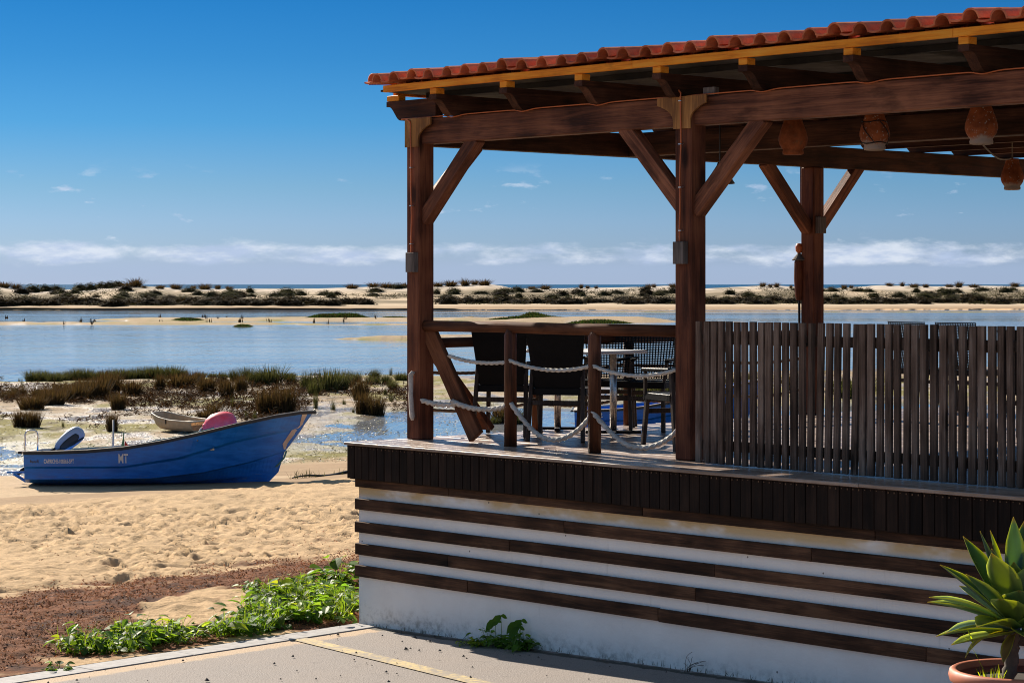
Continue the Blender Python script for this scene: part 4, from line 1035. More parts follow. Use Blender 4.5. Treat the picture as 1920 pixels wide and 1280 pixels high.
def blade(m, p, az, lean, L, w_, tint, curve=.35, seg=3):
    d = Vector((math.cos(az), math.sin(az), 0)); s_ = Vector((-math.sin(az), math.cos(az), 0)); s_ = (s_ * math.cos(rnd.random()) + d * math.sin(rnd.random() * 2 - 1)).normalized()
    vs = []
    for i in range(seg + 1):
        u = i / seg; c_ = p + d * (L * (math.sin(lean) * u + curve * lean * u * u)) + Vector((0, 0, L * math.cos(lean) * u * (1 - .12 * curve * u)))
        ww = w_ * (1 - u) ** .6 + w_ * .08; vs += [c_ - s_ * ww, c_ + s_ * ww]
    m.add(vs, [(2 * i, 2 * i + 1, 2 * i + 3, 2 * i + 2) for i in range(seg)], tint)
def tint(a, b): k = rnd.uniform(a, b); return (k * rnd.uniform(.9, 1.1), k * rnd.uniform(.93, 1.07), k * rnd.uniform(.8, 1.15))

# marsh grass tussocks: five clump shapes, unit width and height
def tussock_mesh(name, mat, nb, lean, wb):
    m = MB()
    for i in range(nb):
        r = .36 * math.sqrt(rnd.random()); a = rnd.uniform(0, 6.283); p = Vector((r * math.cos(a), r * math.sin(a), -.03))
        blade(m, p, a + rnd.uniform(-.7, .7), lean * rnd.random() * (.4 + r * 2), rnd.uniform(.55, 1.0) * (1.12 if rnd.random() < .08 else 1), wb, tint(.55, 1.5), .5)
    return m.mesh(name, mat)
TUS = {'b': [tussock_mesh('marsh_tussock', GRASSB, 420, .34, .013) for _ in range(3)], 'g': [tussock_mesh('marsh_tussock', GRASSG, 330, .42, .012) for _ in range(3)], 't': [tussock_mesh('marsh_tussock', GRASSG, 60, .30, .022) for _ in range(2)]}
T = [  # px, py of the foot, width, height (photo pixels), kind
 (38, 803, 30, 40, 'b'), (62, 804, 32, 42, 'b'), (210, 811, 25, 46, 'b'), (222, 768, 36, 48, 'b'), (502, 775, 46, 58, 'b'), (535, 776, 44, 66, 'b'), (682, 775, 36, 52, 'b'), (706, 777, 36, 46, 'b'), (676, 752, 34, 52, 'b'),
 (60, 768, 62, 40, 'b'), (100, 760, 60, 44, 'b'), (140, 752, 62, 46, 'b'), (182, 748, 58, 56, 'b'), (205, 738, 56, 62, 'b'), (165, 738, 66, 42, 'b'), (120, 742, 66, 36, 'b'), (80, 745, 56, 30, 'b'), (35, 742, 40, 26, 'b'), (18, 750, 34, 24, 'b'), (248, 742, 46, 44, 'b'),
 (388, 738, 40, 38, 'b'), (425, 748, 32, 46, 'b'), (452, 738, 26, 42, 'b'), (398, 785, 34, 36, 'b'), (382, 788, 30, 26, 'b'), (300, 735, 22, 40, 'b'), (340, 728, 60, 34, 'b'), (365, 722, 40, 30, 'b'),
 (508, 722, 52, 44, 'g'), (480, 722, 36, 36, 'g'), (575, 733, 26, 46, 'g'), (612, 735, 54, 54, 'g'), (636, 732, 44, 46, 'g'), (650, 726, 30, 34, 'g'), (590, 742, 28, 36, 'g'), (667, 718, 26, 26, 'g'), (703, 714, 22, 28, 'g'), (725, 722, 22, 24, 'g'), (736, 733, 20, 26, 'g'), (753, 714, 30, 20, 'g'), (700, 722, 34, 20, 'g'), (545, 722, 26, 24, 'g'), (418, 718, 16, 26, 'g'), (440, 716, 22, 30, 'g'), (462, 712, 24, 30, 'g'), (297, 714, 16, 36, 't'), (733, 706, 8, 20, 't'),
 (592, 765, 12, 42, 't'), (462, 786, 11, 22, 't'), (477, 787, 12, 24, 't'), (625, 768, 13, 26, 't'), (722, 742, 9, 20, 't'), (734, 754, 11, 22, 't'), (663, 773, 8, 16, 't'), (436, 764, 9, 26, 't'), (645, 760, 10, 16, 't'), (41, 728, 7, 26, 't'), (36, 714, 5, 10, 't'), (118, 802, 7, 16, 't'), (590, 757, 8, 18, 't'),
 (946, 790, 56, 44, 'b'), (968, 792, 40, 36, 'g'), (925, 792, 28, 20, 'g'), (1210, 748, 60, 44, 'g'), (1245, 750, 52, 50, 'g'), (1180, 745, 46, 36, 'g'), (1400, 740, 90, 50, 'g'), (1500, 735, 70, 44, 'b'), (1600, 745, 90, 50, 'g')]
for px in range(62, 345, 14): T.append((px + rnd.uniform(-5, 5), 714 - 6 * sst(px, 60, 330) + rnd.uniform(-2, 3), rnd.uniform(24, 38), rnd.uniform(18, 30), 'g'))
for px in range(352, 560, 24): T.append((px + rnd.uniform(-5, 5), 708 + rnd.uniform(-3, 5), rnd.uniform(20, 34), rnd.uniform(8, 16), 'g'))
def where(px, py):
    xs = [(70, 'at the left picture edge'), (130, 'above the stern rail'), (190, 'above the outboard motor'), (260, 'left of the dinghy'), (330, 'behind the dinghy bow'), (400, 'behind the dinghy stern'), (470, 'right of the dinghy'), (540, 'behind the blue bow'), (600, 'above the bow tip'), (660, 'right of the bow'), (720, 'left of the leftmost post'), (790, 'beside the leftmost post'), (1100, 'seen under the railing'), (1290, 'behind the cafe table'), (3000, 'behind the slat fence')]
    w_ = next(b for a, b in xs if px < a)
    return w_ if px > 790 else w_ + (', at the water edge' if py < 716 else ', back row' if py < 730 else ', middle row' if py < 752 else ', front rows' if py < 780 else ', nearest the boat')
KIND = {'b': 'brown', 'g': 'dull green', 't': 'thin green'}
for (px, py, w_, h_, k) in T:
    x, y = at(px, py, -.97); zz = gz(x, y); kx = y / FPX
    o = link('marsh_tussock', rnd.choice(TUS[k]), None, (x, y, max(zz, WL - .03) - .02), (0, 0, rnd.uniform(0, 6.28)), (w_ * kx * 1.05, w_ * kx * 1.05, h_ * kx * 1.02))
    if px < 260 and 730 < py < 772: o.scale = (o.scale[0] * .9, o.scale[1] * .9, o.scale[2] * .85)
    size = 'large' if w_ > 42 else 'small' if w_ < 26 else 'mid-sized'
    tag(o, f'{size} {KIND[k]} tussock of marsh grass {where(px, py)}', 'grass tussock', f'{size} {KIND[k]} tussocks {where(px, py)}')
# brown seaweed heaps over the mud
m = MB()
c_ = []
for i in range(1500):
    px = rnd.uniform(-40, 800); py = rnd.uniform(714, 792) if rnd.random() < .9 else rnd.uniform(704, 805)
    if px > 640 and py > 770: continue
    c_.append(at(px, py, -.97))
c_ = np.array(c_); dens_ = fbm(c_[:, 0] * .22, c_[:, 1] * .10, 3, 141) + .10 * np.exp(-((c_[:, 1] - 80) / 12) ** 2); zc = terrain(c_[:, 0], c_[:, 1])
for (x, y), dn_, zz in zip(c_, dens_, zc):
    if dn_ < rnd.uniform(.40, .66): continue
    r = rnd.uniform(.14, .50) * (1.5 if rnd.random() < .2 else 1); zz = max(zz, WL)
    for j in range(int(14 + 70 * r)):
        a = rnd.uniform(0, 6.28); q = r * math.sqrt(rnd.random()); p = Vector((x + q * math.cos(a), y + q * math.sin(a), zz + .01 + rnd.random() * (r - q) * .8))
        leaf_quad(m, p, Vector((rnd.uniform(-1, 1), rnd.uniform(-1, 1), rnd.uniform(-.1, .9))), Vector((rnd.uniform(-.8, .8), -.5, 1)), rnd.uniform(.09, .22), rnd.uniform(.035, .08), tint(.3, 1.5), .2, 1)
tag(m.build('seaweed', WEEDB), 'low brown heaps of seaweed scattered over the wet mud', None, None, 'stuff')
# pale shell grit and yellow-green algae flakes
m = MB(); m2 = MB()
pp = np.column_stack([np.random.RandomState(21).uniform(-40, 860, 10000), np.random.RandomState(22).uniform(735, 874, 10000)])
xy = np.array([at(a, b, -.98) for a, b in pp]); zc = terrain(xy[:, 0], xy[:, 1]); kc = vn(xy[:, 0] * .5, xy[:, 1] * .3, 143)
for (x, y), zz, k, (px, py) in zip(xy, zc, kc, pp):
    if zz < WL - .035: continue
    zz = max(zz, WL) + .004; r = rnd.uniform(.012, .04)
    a = rnd.uniform(0, 6.28); vs = [(x + r * math.cos(a + b_) * rnd.uniform(.6, 1.5), y + r * 1.6 * math.sin(a + b_) * rnd.uniform(.5, 1), zz + rnd.uniform(0, .03)) for b_ in (0, 2.1, 4.2)]
    (m2 if (k > .5 and rnd.random() < .8) or py > 800 else m).add(vs, [(0, 1, 2)], tint(.5, 1.5))
def tinted(name, col, rough):
    mm, t, p, out = newmat(name); a = t.node('ShaderNodeVertexColor'); a.layer_name = 'tint'; t.l.new(t.mixc(1.0, a.outputs[0], col, 'MULTIPLY'), p.inputs['Base Color']); p.inputs['Roughness'].default_value = rough; return mm
tag(m.build('shell_grit', tinted('shell', (.33, .26, .19), .85)), 'pale shell and stone grit glinting on the mud', None, None, 'stuff')
tag(m2.build('algae', tinted('algae_flakes', (.17, .155, .045), .6)), 'yellow-green algae flakes lying on mud and shallows', None, None, 'stuff')
# dry seagrass wrack
m = MB(); cnt = 0
P_ = np.column_stack([np.random.RandomState(5).uniform(-7.6, .2, 90000), np.random.RandomState(6).uniform(14, 29, 90000)])
q_ = -.69 * P_[:, 0] + .72 * P_[:, 1]; qq_ = q_ + (fbm(P_[:, 0] * .35, P_[:, 1] * .35, 3, 5) - .5) * 1.6; pj_ = fbm(P_[:, 0] * 1.4, P_[:, 1] * 1.4, 4, 85) - .5
gp_ = np.exp(-(((P_[:, 0] + 2.95) / .55) ** 2 + ((P_[:, 1] - 20.4) / 1.3) ** 2)); rel_ = (P_[:, 0] - K0[0]) * KN[0] + (P_[:, 1] - K0[1]) * KN[1]
wm = sst(qq_ + pj_ * 1.2, 14.9, 15.1) * (1 - sst(qq_ + pj_ * 2.2, 19.4, 20.2)) * (1 - sst(gp_ + pj_ * 1.5, .40, .55)) * (rel_ > .02)
s__ = (P_[:, 0] - OX) * .6785 - (P_[:, 1] - OY) * .7346; wm = wm * (s__ < .06)
heap = sst(fbm(P_[:, 0] * 1.3, P_[:, 1] * 1.3, 3, 151), .54, .72)
keep = np.random.RandomState(8).uniform(0, 1, len(P_)) < np.maximum(wm * .75, .035 * (qq_ < 31) * (qq_ > 19) * sst(fbm(P_[:, 0] * .6, P_[:, 1] * .4, 3, 171), .42, .62))
Zs = terrain(P_[:, 0], P_[:, 1])
for (x, y), zz, hp in zip(P_[keep], Zs[keep], heap[keep]):
    if (x - K0[0]) * KN[0] + (y - K0[1]) * KN[1] < .03 or ((x - OX) * .6785 - (y - OY) * .7346) > .05: continue
    a = rnd.uniform(0, 6.28); L = rnd.uniform(.02, .05); w_ = rnd.uniform(.003, .006); e = rnd.uniform(-.15, .35) + (.4 if rnd.random() < .08 else 0); zz += rnd.random() * (.010 + .14 * hp)
    d = Vector((math.cos(a) * math.cos(e), math.sin(a) * math.cos(e), math.sin(e))); s_ = Vector((-math.sin(a), math.cos(a), rnd.uniform(-.6, .6))) * w_; p = Vector((x, y, zz)); k = Vector((0, 0, rnd.uniform(.0, .012)))
    m.add([p - s_, p + s_, p + d * L / 2 + s_ + k, p + d * L / 2 - s_ + k, p + d * L + s_ * .4, p + d * L - s_ * .4], [(0, 1, 2, 3), (3, 2, 4, 5)], tint(.35, 1.9))
tag(m.build('seagrass_wrack', WRACK), 'brown carpet of dry washed-up seagrass behind the kerb', None, None, 'stuff')
# driftwood twig on the sand edge by the terrace
x0, y0 = at(548, 890, -.66); x1, y1 = at(652, 879, -.66)
tw = empty('driftwood', (x0, y0, gz(x0, y0)), 0, 'long dark driftwood branch with sprouts on the sand by the terrace', 'driftwood')
pts = []
for i in range(13):
    u = i / 12; x = x0 + (x1 - x0) * u; y = y0 + (y1 - y0) * u; pts.append((x - x0, y - y0 + .05 * math.sin(u * 9), gz(x, y) - gz(x0, y0) + .02 + .02 * math.sin(u * 7)))
MB().tube(pts, [.012 + .02 * i / 12 for i in range(13)], 7).build('branch', BARK if False else WEEDB if False else IRON, tw)
m = MB()
for i in range(60):
    u = rnd.choice((.05, .12, .22, .27, .38, .52, .9)) + rnd.uniform(-.02, .02); p = pts[int(u * 12)]; blade(m, Vector((p[0] + rnd.uniform(-.1, .1), p[1] + rnd.uniform(-.1, .1), p[2] - .03)), rnd.uniform(0, 6.28), rnd.uniform(0, .5), rnd.uniform(.06, .2), .006, tint(.5, 1.3))
tag(m.build('sprouts', GRASSG, tw), None, None, None, 'stuff')

# leafy weeds along the kerb
def weed_plant(m, p, size, nl, kind=0):
    for i in range(nl):
        a = rnd.uniform(0, 6.283); e = rnd.uniform(.15, 1.25); L = size * rnd.uniform(.5, 1.1); d = Vector((math.cos(a) * math.cos(e), math.sin(a) * math.cos(e), math.sin(e)))
        st = p + d * L * rnd.uniform(.35, .9); la = a + rnd.uniform(-.8, .8); le = rnd.uniform(-.5, .5); ld = Vector((math.cos(la) * math.cos(le), math.sin(la) * math.cos(le), math.sin(le)))
        s_ = Vector((-math.sin(a), math.cos(a), 0)) * .0022; m.add([p - s_, p + s_, st + s_, st - s_], [(0, 1, 2, 3)], tint(.7, 1.1))
        ll = size * rnd.uniform(.22, .48); up = Vector((rnd.uniform(-.5, .5), rnd.uniform(-.5, .5), 1))
        tn = tint(.55, 1.35); 
        if kind == 1: tn = (tn[0] * 1.9, tn[1] * 1.35, tn[2])
        leaf_quad(m, st, ld, up, ll, ll * rnd.uniform(.26, .42), tn, .25, 4, rnd.uniform(0, .5))
        if rnd.random() < .6:
            for sg in (-1, 1): 
                l2 = Vector((math.cos(la + sg * .9), math.sin(la + sg * .9), .1)); leaf_quad(m, st - d * L * .1, l2, up, ll * .6, ll * .22, tn, .2, 3, .2)
def weed_patch(spots, label, name='weed_patch', kind_stuff=True):
    m = MB()
    for (x, y, size, nl, kd) in spots:
        weed_plant(m, Vector((x, y, max(gz(x, y), -.03))), size, nl, kd)
        if kind_stuff and rnd.random() < .7:
            for j in range(14): blade(m, Vector((x + rnd.uniform(-.08, .08), y + rnd.uniform(-.08, .08), gz(x, y) - .01)), rnd.uniform(0, 6.28), rnd.uniform(.05, .6), size * rnd.uniform(.5, 1.0), .0035, (1.5, 1.25, .8), .7)
    o = m.build(name, WEED); tag(o, label, None if kind_stuff else 'weed', None, 'stuff' if kind_stuff else None)
    if not kind_stuff: tag(o, label, 'weed')
    return o
def kerb_pt(u, d): p = K0 + KD * u + KN * d; return float(p[0]), float(p[1])
def inpoly(x, y, P):
    c = False
    for (x0, y0), (x1, y1) in zip(P, P[1:] + P[:1]):
        if (y0 > y) != (y1 > y) and x < (x1 - x0) * (y - y0) / (y1 - y0) + x0: c = not c
    return c
def scatter(P, n, z_=-.04):
    G = [at(a, b, z_) for a, b in P]; xs = [g[0] for g in G]; ys = [g[1] for g in G]; out = []
    while len(out) < n:
        x, y = rnd.uniform(min(xs), max(xs)), rnd.uniform(min(ys), max(ys))
        if inpoly(x, y, G) and (x - K0[0]) * KN[0] + (y - K0[1]) * KN[1] > .05 and (x - OX) * .6785 - (y - OY) * .7346 < -.05: out.append((x, y))
    return out
kd = lambda: 1 if rnd.random() < .15 else 0
sp = [(x, y, rnd.uniform(.10, .27), rnd.randint(8, 14), kd()) for x, y in scatter([(112, 1262), (125, 1222), (250, 1196), (430, 1192), (445, 1205), (330, 1230), (200, 1254)], 62)]
weed_patch(sp, 'green leafy weeds behind the left part of the kerb')
sp = [(x, y, rnd.uniform(.13, .30), rnd.randint(8, 14), kd()) for x, y in scatter([(395, 1212), (450, 1170), (505, 1125), (590, 1112), (656, 1122), (656, 1172), (560, 1186)], 125)]
weed_patch(sp, 'thick bright green weeds between the kerb and the white wall corner')
for (px, py, sz, nl, lb) in ((634, 1102, .34, 70, 'tall bushy weed standing at the left end of the white wall'), (112, 1266, .15, 30, 'low weed at the left end of the weedy strip'), (232, 1184, .10, 16, 'small weed in the brown seagrass, apart from the rest'), (470, 1112, .17, 34, 'weed on the beach side of the green strip'), (646, 1172, .10, 24, 'small yellowish weed where kerb meets wall')):
    x, y = at(px, py, -.04); weed_patch([(x, y, sz, nl, 1 if 'yellow' in lb else 0)], lb, 'weed', False)
# weeds at the foot of the wall
def wall_spot(s, t): w_ = B(s, t); return w_.x, w_.y, .021 * s
m = MB()
for i in range(24):
    s = s_at(rnd.uniform(905, 995), .0); x, y, zz = wall_spot(s, rnd.uniform(-.06, .05)); weed_plant(m, Vector((x, y, zz)), rnd.uniform(.10, .20), 6)
for px, h in ((943, .24), (966, .20), (983, .17), (975, .22), (930, .20)):
    s = s_at(px, .03); x, y, zz = wall_spot(s, .02); p = Vector((x, y, zz)); tp = p + Vector((rnd.uniform(-.04, .02), -.02, h)); sv = Vector((.002, 0, 0)); m.add([p - sv, p + sv, tp + sv, tp - sv], [(0, 1, 2, 3)], (.8, .8, .8))
    leaf_quad(m, tp, Vector((-.7, -.3, -.5)), Vector((.2, -.8, .6)), .10, .032, (.6, .7, .6), .2, 3); leaf_quad(m, tp, Vector((.7, .1, -.1)), Vector((0, -.8, .6)), .05, .02, (.7, .8, .7), .2, 3)
tag(m.build('wall_weed', WEED), 'dark leafy weed growing at the foot of the white wall', 'weed')
m = MB()
for i in range(16):
    s = s_at(rnd.uniform(873, 903), -.12); x, y, zz = wall_spot(s, rnd.uniform(-.16, -.06)); weed_plant(m, Vector((x, y, zz)), rnd.uniform(.05, .10), 8, 1)
tag(m.build('wall_weed', WEED), 'low yellowish herb on the asphalt left of the dark wall weed', 'weed')
m = MB(); s0 = s_at(1292, .03); x, y, zz = wall_spot(s0, .0); p = Vector((x, y, zz))
for i in range(9):
    pts = [p + Vector((rnd.uniform(-.02, .02), 0, 0))]; d = Vector((rnd.uniform(-.8, .8), rnd.uniform(-.6, .0), 1)).normalized()
    for j in range(6): d = (d + Vector((rnd.uniform(-.4, .5), rnd.uniform(-.2, .2), -.14))).normalized(); pts.append(pts[-1] + d * .028)
    m.tube(pts, .0016, 4)
tag(m.build('dry_weed', simple('dry_stalk', (.10, .07, .045), .9)), 'dry leafless weed stalks at the foot of the wall', 'weed')
m = MB()
for i in range(260):
    s = rnd.uniform(.3, 6.5); x, y, zz = wall_spot(s, rnd.uniform(.03, .09)); blade(m, Vector((x, y, zz)), rnd.uniform(0, 6.28), rnd.uniform(0, .6), rnd.uniform(.012, .05), .002, tint(.4, 1.1))
tag(m.build('wall_moss', GRASSG), 'thin line of moss and grass where wall meets asphalt', None, None, 'stuff')

# ------------------------------------------------------------------ agave in its planter
AX, AY = (1908 - 960) / FPX * 13.1, 13.1
za = .14
pt_ = empty('planter', (AX, AY, za), 0, 'big round terracotta coloured planter at the foot of the wall', 'planter')
pr = [(.0, .0), (.26, .0), (.27, .01), (.315, .30), (.33, .45), (.335, .46), (.352, .462), (.385, .485), (.392, .515), (.385, .545), (.365, .556), (.345, .548), (.335, .52), (.325, .47), (.0, .47)]
MB().lathe(pr[:-2], 56, cap=False).build('pot', TERRA, pt_, True); MB().lathe([(.0, .488), (.2, .492), (.331, .482)], 40, cap=False).build('soil', SOIL, pt_, True)
ag = empty('agave', (AX - .035, AY, za + .48), 0, 'agave with broad pale green leaves on a bare trunk in the planter', 'agave')
CZ = .30                                                         # rosette base above the soil
tr = []
for i in range(14): u = i / 13; tr.append((-.035 + .06 * u + .012 * math.sin(u * 5), 0, -.02 + (CZ + .05) * u))
MB().tube(tr, [.040 + .006 * math.sin(i * 2.6) for i in range(14)], 14).build('trunk', BARK, ag, True)
C0 = Vector((.03, 0, CZ))
def agave_leaf(az, el, L, W_, curve, tn, roll=0.0, z0=0.0, r0=.03):
    """az: degrees, 0 = right, 90 = away from the camera; el: rise at the base; curve: change of el along the leaf"""
    m = MB(); n = 12; vt = []; vb = []; ct = []; p = C0 + Vector((math.cos(R(az)) * r0, math.sin(R(az)) * r0, z0)); e = R(el); na = 6
    for i in range(n + 1):
        u = i / n; d = Vector((math.cos(R(az)) * math.cos(e), math.sin(R(az)) * math.cos(e), math.sin(e))); sd_ = Vector((-math.sin(R(az)), math.cos(R(az)), 0)); nr = sd_.cross(d) * -1
        q = Matrix.Rotation(R(roll), 3, d); sd2 = q @ sd_; nr = q @ nr
        wv = W_ * (float(np.interp(u, [0, .15, .35, .55, .75, .9, .97, 1], [.52, .55, .82, 1.0, .80, .36, .11, .02])))
        for j in range(na + 1):
            a = 2 * j / na - 1; c_ = p + sd2 * (wv * a) + nr * (.34 * wv * a * a); vt.append(c_); vb.append(c_ - nr * (.012 * (1 - a * a) * (1 - u * .8) + .0012))
            edge = sst(abs(a), .86, 1.0); tipf = sst(u, .93, 1); k = .88 + .12 * math.sin(u * 9 + j); st_ = 1 + .12 * math.sin(a * 8)
            base_ = Vector((tn[0] * k * st_, tn[1] * k * st_, tn[2] * k)); base_ = base_.lerp(Vector((3.4, 2.6, .8)), edge * .8).lerp(Vector((2.2, 1.0, .4)), tipf * .7); ct.append(tuple(base_))
        p = p + d * (L / n); e += R(curve) / n
    k = na + 1; nv = (n + 1) * k; f = []
    for i in range(n):
        for j in range(na): f += [(i * k + j, i * k + j + 1, (i + 1) * k + j + 1, (i + 1) * k + j), (nv + i * k + j, nv + (i + 1) * k + j, nv + (i + 1) * k + j + 1, nv + i * k + j + 1)]
        f += [(i * k, (i + 1) * k, nv + (i + 1) * k, nv + i * k), (i * k + na, nv + i * k + na, nv + (i + 1) * k + na, (i + 1) * k + na)]
    m.v = [tuple(v) for v in vt + vb]; m.f = f; m.c = ct + ct
    return m.build('leaf', AGAVE, ag, True)
YG = (1.5, 1.35, .55); DG = (.50, .66, .80); PG = (.95, 1.10, 1.65)  # YG puts sun shining through the front leaves into their tint
LV = [(100, 86, .55, .066, 4, PG, 0), (60, 76, .54, .075, 5, DG, 0), (158, 74, .50, .062, 4, YG, 0), (150, 66, .52, .060, 6, DG, 30), (138, 52, .56, .100, 6, DG, 0), (158, 40, .52, .090, -6, DG, 0), (222, 60, .45, .118, 4, YG, 0),
      (186, 30, .52, .075, -24, PG, 0), (176, 24, .50, .085, -18, DG, 0), (194, 14, .42, .070, -34, PG, 0), (226, 22, .40, .095, -34, YG, 0), (203, -4, .42, .065, -6, YG, 0), (262, 46, .27, .110, 10, (1.2, 1.15, .7), 0), (288, 62, .37, .110, 10, (1.2, 1.15, .8), 0),
      (240, 36, .34, .100, -8, YG, 0), (205, 44, .44, .090, -4, DG, 0), (315, 30, .40, .105, -6, YG, 0), (10, 36, .48, .095, -4, DG, 0), (350, 10, .48, .09, -22, DG, 0), (35, 52, .50, .09, 2, DG, 0), (300, -2, .36, .09, -16, YG, 0), (20, 68, .50, .08, 4, PG, 0), (120, 26, .50, .09, -12, DG, 0), (75, 30, .50, .09, -12, DG, 0),
      (335, 60, .44, .09, 6, YG, 0), (250, 72, .34, .075, 4, YG, 0), (200, 70, .42, .08, 2, DG, 0), (330, -10, .36, .08, -10, YG, 0), (160, 2, .44, .08, -20, DG, 0), (275, 8, .30, .095, -26, (1.1, 1.1, .7), 0), (188, 4, .34, .030, -70, (2.4, 1.5, 1.1), 0), (232, -30, .22, .035, -40, (1.9, 1.0, .7), 0)]
for i, (az, el, L, w_, cv_, tn, ro) in enumerate(LV): agave_leaf(az, el, L, w_, cv_, tn, ro, .10 * max(0, el) / 84 - .01, .028)
pg = empty('planter_grass', (AX - .18, AY - .12, za + .485), 0, 'yellow-green grass sprouts in the planter beside the agave trunk', 'grass')
m = MB()
for i in range(26): blade(m, Vector((rnd.uniform(-.05, .09), rnd.uniform(-.06, .06), 0)), rnd.uniform(0, 6.28), rnd.uniform(.05, .5), rnd.uniform(.05, .12), .004, (3.0, 2.0, .6), .4)
blade(m, Vector((-.01, 0, 0)), 3.0, .30, .30, .003, (2.2, 1.6, .6), .5)
for j in range(6): blade(m, Vector((-.10, 0, .24)), 2.8 + rnd.uniform(-.5, .6), rnd.uniform(.3, 1.0), rnd.uniform(.05, .10), .005, (3.2, 2.2, .6), .2)
m.build('blades', WEED, pg)

# ------------------------------------------------------------------ islets of sea grass, stubs, dune scrub
def islet(px0, px1, py, hpx, label, n=2600):
    x0, y0 = at(px0, py, WL); x1, _ = at(px1, py, WL); cx, rx = (x0 + x1) / 2, (x1 - x0) / 2; k = y0 / FPX; m = MB(); ry = max(2.2, rx * .45)
    rs = np.random.RandomState(int(px0)); A_ = rs.uniform(0, 6.28, n); R_ = np.sqrt(rs.uniform(0, 1, n)); xs = cx + rx * R_ * np.cos(A_); ys = y0 + ry * R_ * np.sin(A_); zs_ = np.maximum(terrain(xs, ys), WL) - .02; vs_ = vn(xs * .35, ys * .3, 7)
    for x, y, zz, r, v_ in zip(xs, ys, zs_, R_, vs_):
        blade(m, Vector((x, y, zz)), rnd.uniform(0, 6.28), rnd.uniform(0, .35), hpx * k * max(.12, (1 - r ** 2.2)) * rnd.uniform(.7, 1.1) * (.65 + .6 * v_), .09, (tint(.45, 1.1)[0] * .8, tint(.5, 1.2)[1], .6), .3, 2)
    tag(m.build('sea_grass', GRASSG), label, None, None, 'stuff')
islet(572, 694, 598, 11, 'dark green sea grass islet left of the leftmost post'); islet(322, 382, 602, 6, 'small sea grass patch on the left sandbar', 900); islet(436, 476, 612, 6, 'little dark sea grass tuft in the shallows', 700)
islet(905, 1068, 603, 9, 'long sea grass islet seen over the rope railing'); islet(970, 1040, 601, 15, 'highest hump of the sea grass islet over the railing', 1800); islet(1060, 1190, 606, 9, 'sea grass islet nearest the middle post', 1800); islet(872, 895, 598, 4, 'tiny sea grass patch near the left post', 500); islet(710, 770, 595, 4, 'flat sea grass patch behind the leftmost post', 700)
m = MB()
for i in range(34):
    px = rnd.choice((12, 40, 72, 120, 152, 175, 297, 302, 380, 388, 390, 408, 424, 452, 455, 505, 540, 590, 615, 636, 648, 706)) + rnd.uniform(-4, 4); py = rnd.uniform(595, 609); x, y = at(px, py, WL); zz = max(gz(x, y), WL)
    for j in range(4): blade(m, Vector((x + rnd.uniform(-.15, .15), y, zz)), rnd.uniform(0, 6.28), rnd.uniform(0, .3), rnd.uniform(.2, .55), .06, (.3, .3, .3), .2, 1)
tag(m.build('reed_stubs', GRASSB), 'dark dead reed stubs standing on the sandbars', None, None, 'stuff')

def shrub_mesh(name, mat, n, kind):
    m = MB()
    for i in range(n):
        a = rnd.uniform(0, 6.283); zz = rnd.random(); r = .5 * math.sqrt(max(0, 1 - zz ** 2)) * rnd.uniform(.55, 1.05) * (1 + .2 * math.sin(a * 3 + n)); p = Vector((r * math.cos(a), r * math.sin(a), zz * rnd.uniform(.6, 1.0)))
        if kind == 'grass': blade(m, Vector((p.x * .7, p.y * .7, p.z * .3)), a, rnd.uniform(.05, .7), rnd.uniform(.4, 1.0), .022, tint(.6, 1.6), .5, 2)
        else: leaf_quad(m, p, Vector((rnd.uniform(-1, 1), rnd.uniform(-1, 1), rnd.uniform(-.2, 1))), Vector((rnd.uniform(-1, 1), rnd.uniform(-1, 1), 1)), rnd.uniform(.14, .28), rnd.uniform(.06, .11), tint(.35, 1.7), .2, 1)
    if kind != 'grass':
        vs = [(.40 * math.cos(a) * math.cos(e) * rnd.uniform(.85, 1.1), .40 * math.sin(a) * math.cos(e) * rnd.uniform(.85, 1.1), .66 * math.sin(e) * rnd.uniform(.85, 1.1)) for e in (0, .5, 1.0, 1.45) for a in np.linspace(0, 5.7, 11)]
        m.add(vs, [(i * 11 + j, i * 11 + (j + 1) % 11, i * 11 + 11 + (j + 1) % 11, i * 11 + 11 + j) for i in range(3) for j in range(11)], (.7, .7, .6))
    return m.mesh(name, mat)
SH = [shrub_mesh('dune_shrub', SHRUB, 300, 's') for _ in range(4)]; SG = [shrub_mesh('dune_grass', GRASSB, 220, 'grass') for _ in range(3)]
DARK = leafmat('dark_scrub_leaf', (.034, .025, .014), (.06, .04, .014), .15, .8); SD = [shrub_mesh('dune_shrub', DARK, 320, 's') for _ in range(3)]
nsh = 0
def crest_py(px): return float(np.interp(px, [c[0] for c in CREST], [c[1] for c in CREST]))
def put(px, Y, wpx, hpx, ms, name, label, grp):
    global nsh
    x = (px - 960) / FPX * Y; k = Y / FPX; o = link(name, rnd.choice(ms), None, (x, Y, gz(x, Y) - .12), (0, 0, rnd.uniform(0, 6.28)), (wpx * k, wpx * k, hpx * k)); tag(o, label, 'shrub' if name == 'dune_shrub' else 'dune grass', grp); nsh += 1
SIDES = [(60, 'at the left picture edge'), (150, 'straight above the outboard motor'), (240, 'above the stern half of the blue boat'), (320, 'above the dinghy'), (400, 'above the red buoy'), (490, 'above the forward half of the blue boat'), (590, 'above the bow of the blue boat'), (690, 'between the boat and the leftmost post'), (770, 'just left of the leftmost post'), (900, 'just right of the leftmost post'), (1000, 'above the first baluster'), (1100, 'above the second baluster'), (1200, 'above the cafe table'), (1290, 'just left of the middle post'), (1390, 'just right of the middle post'), (1500, 'left of the rear post'), (1620, 'just right of the rear post'), (1720, 'above the middle of the slat fence'), (1820, 'above the right half of the slat fence'), (9999, 'at the right picture edge')]
side = lambda px: next(b for a, b in SIDES if px < a)
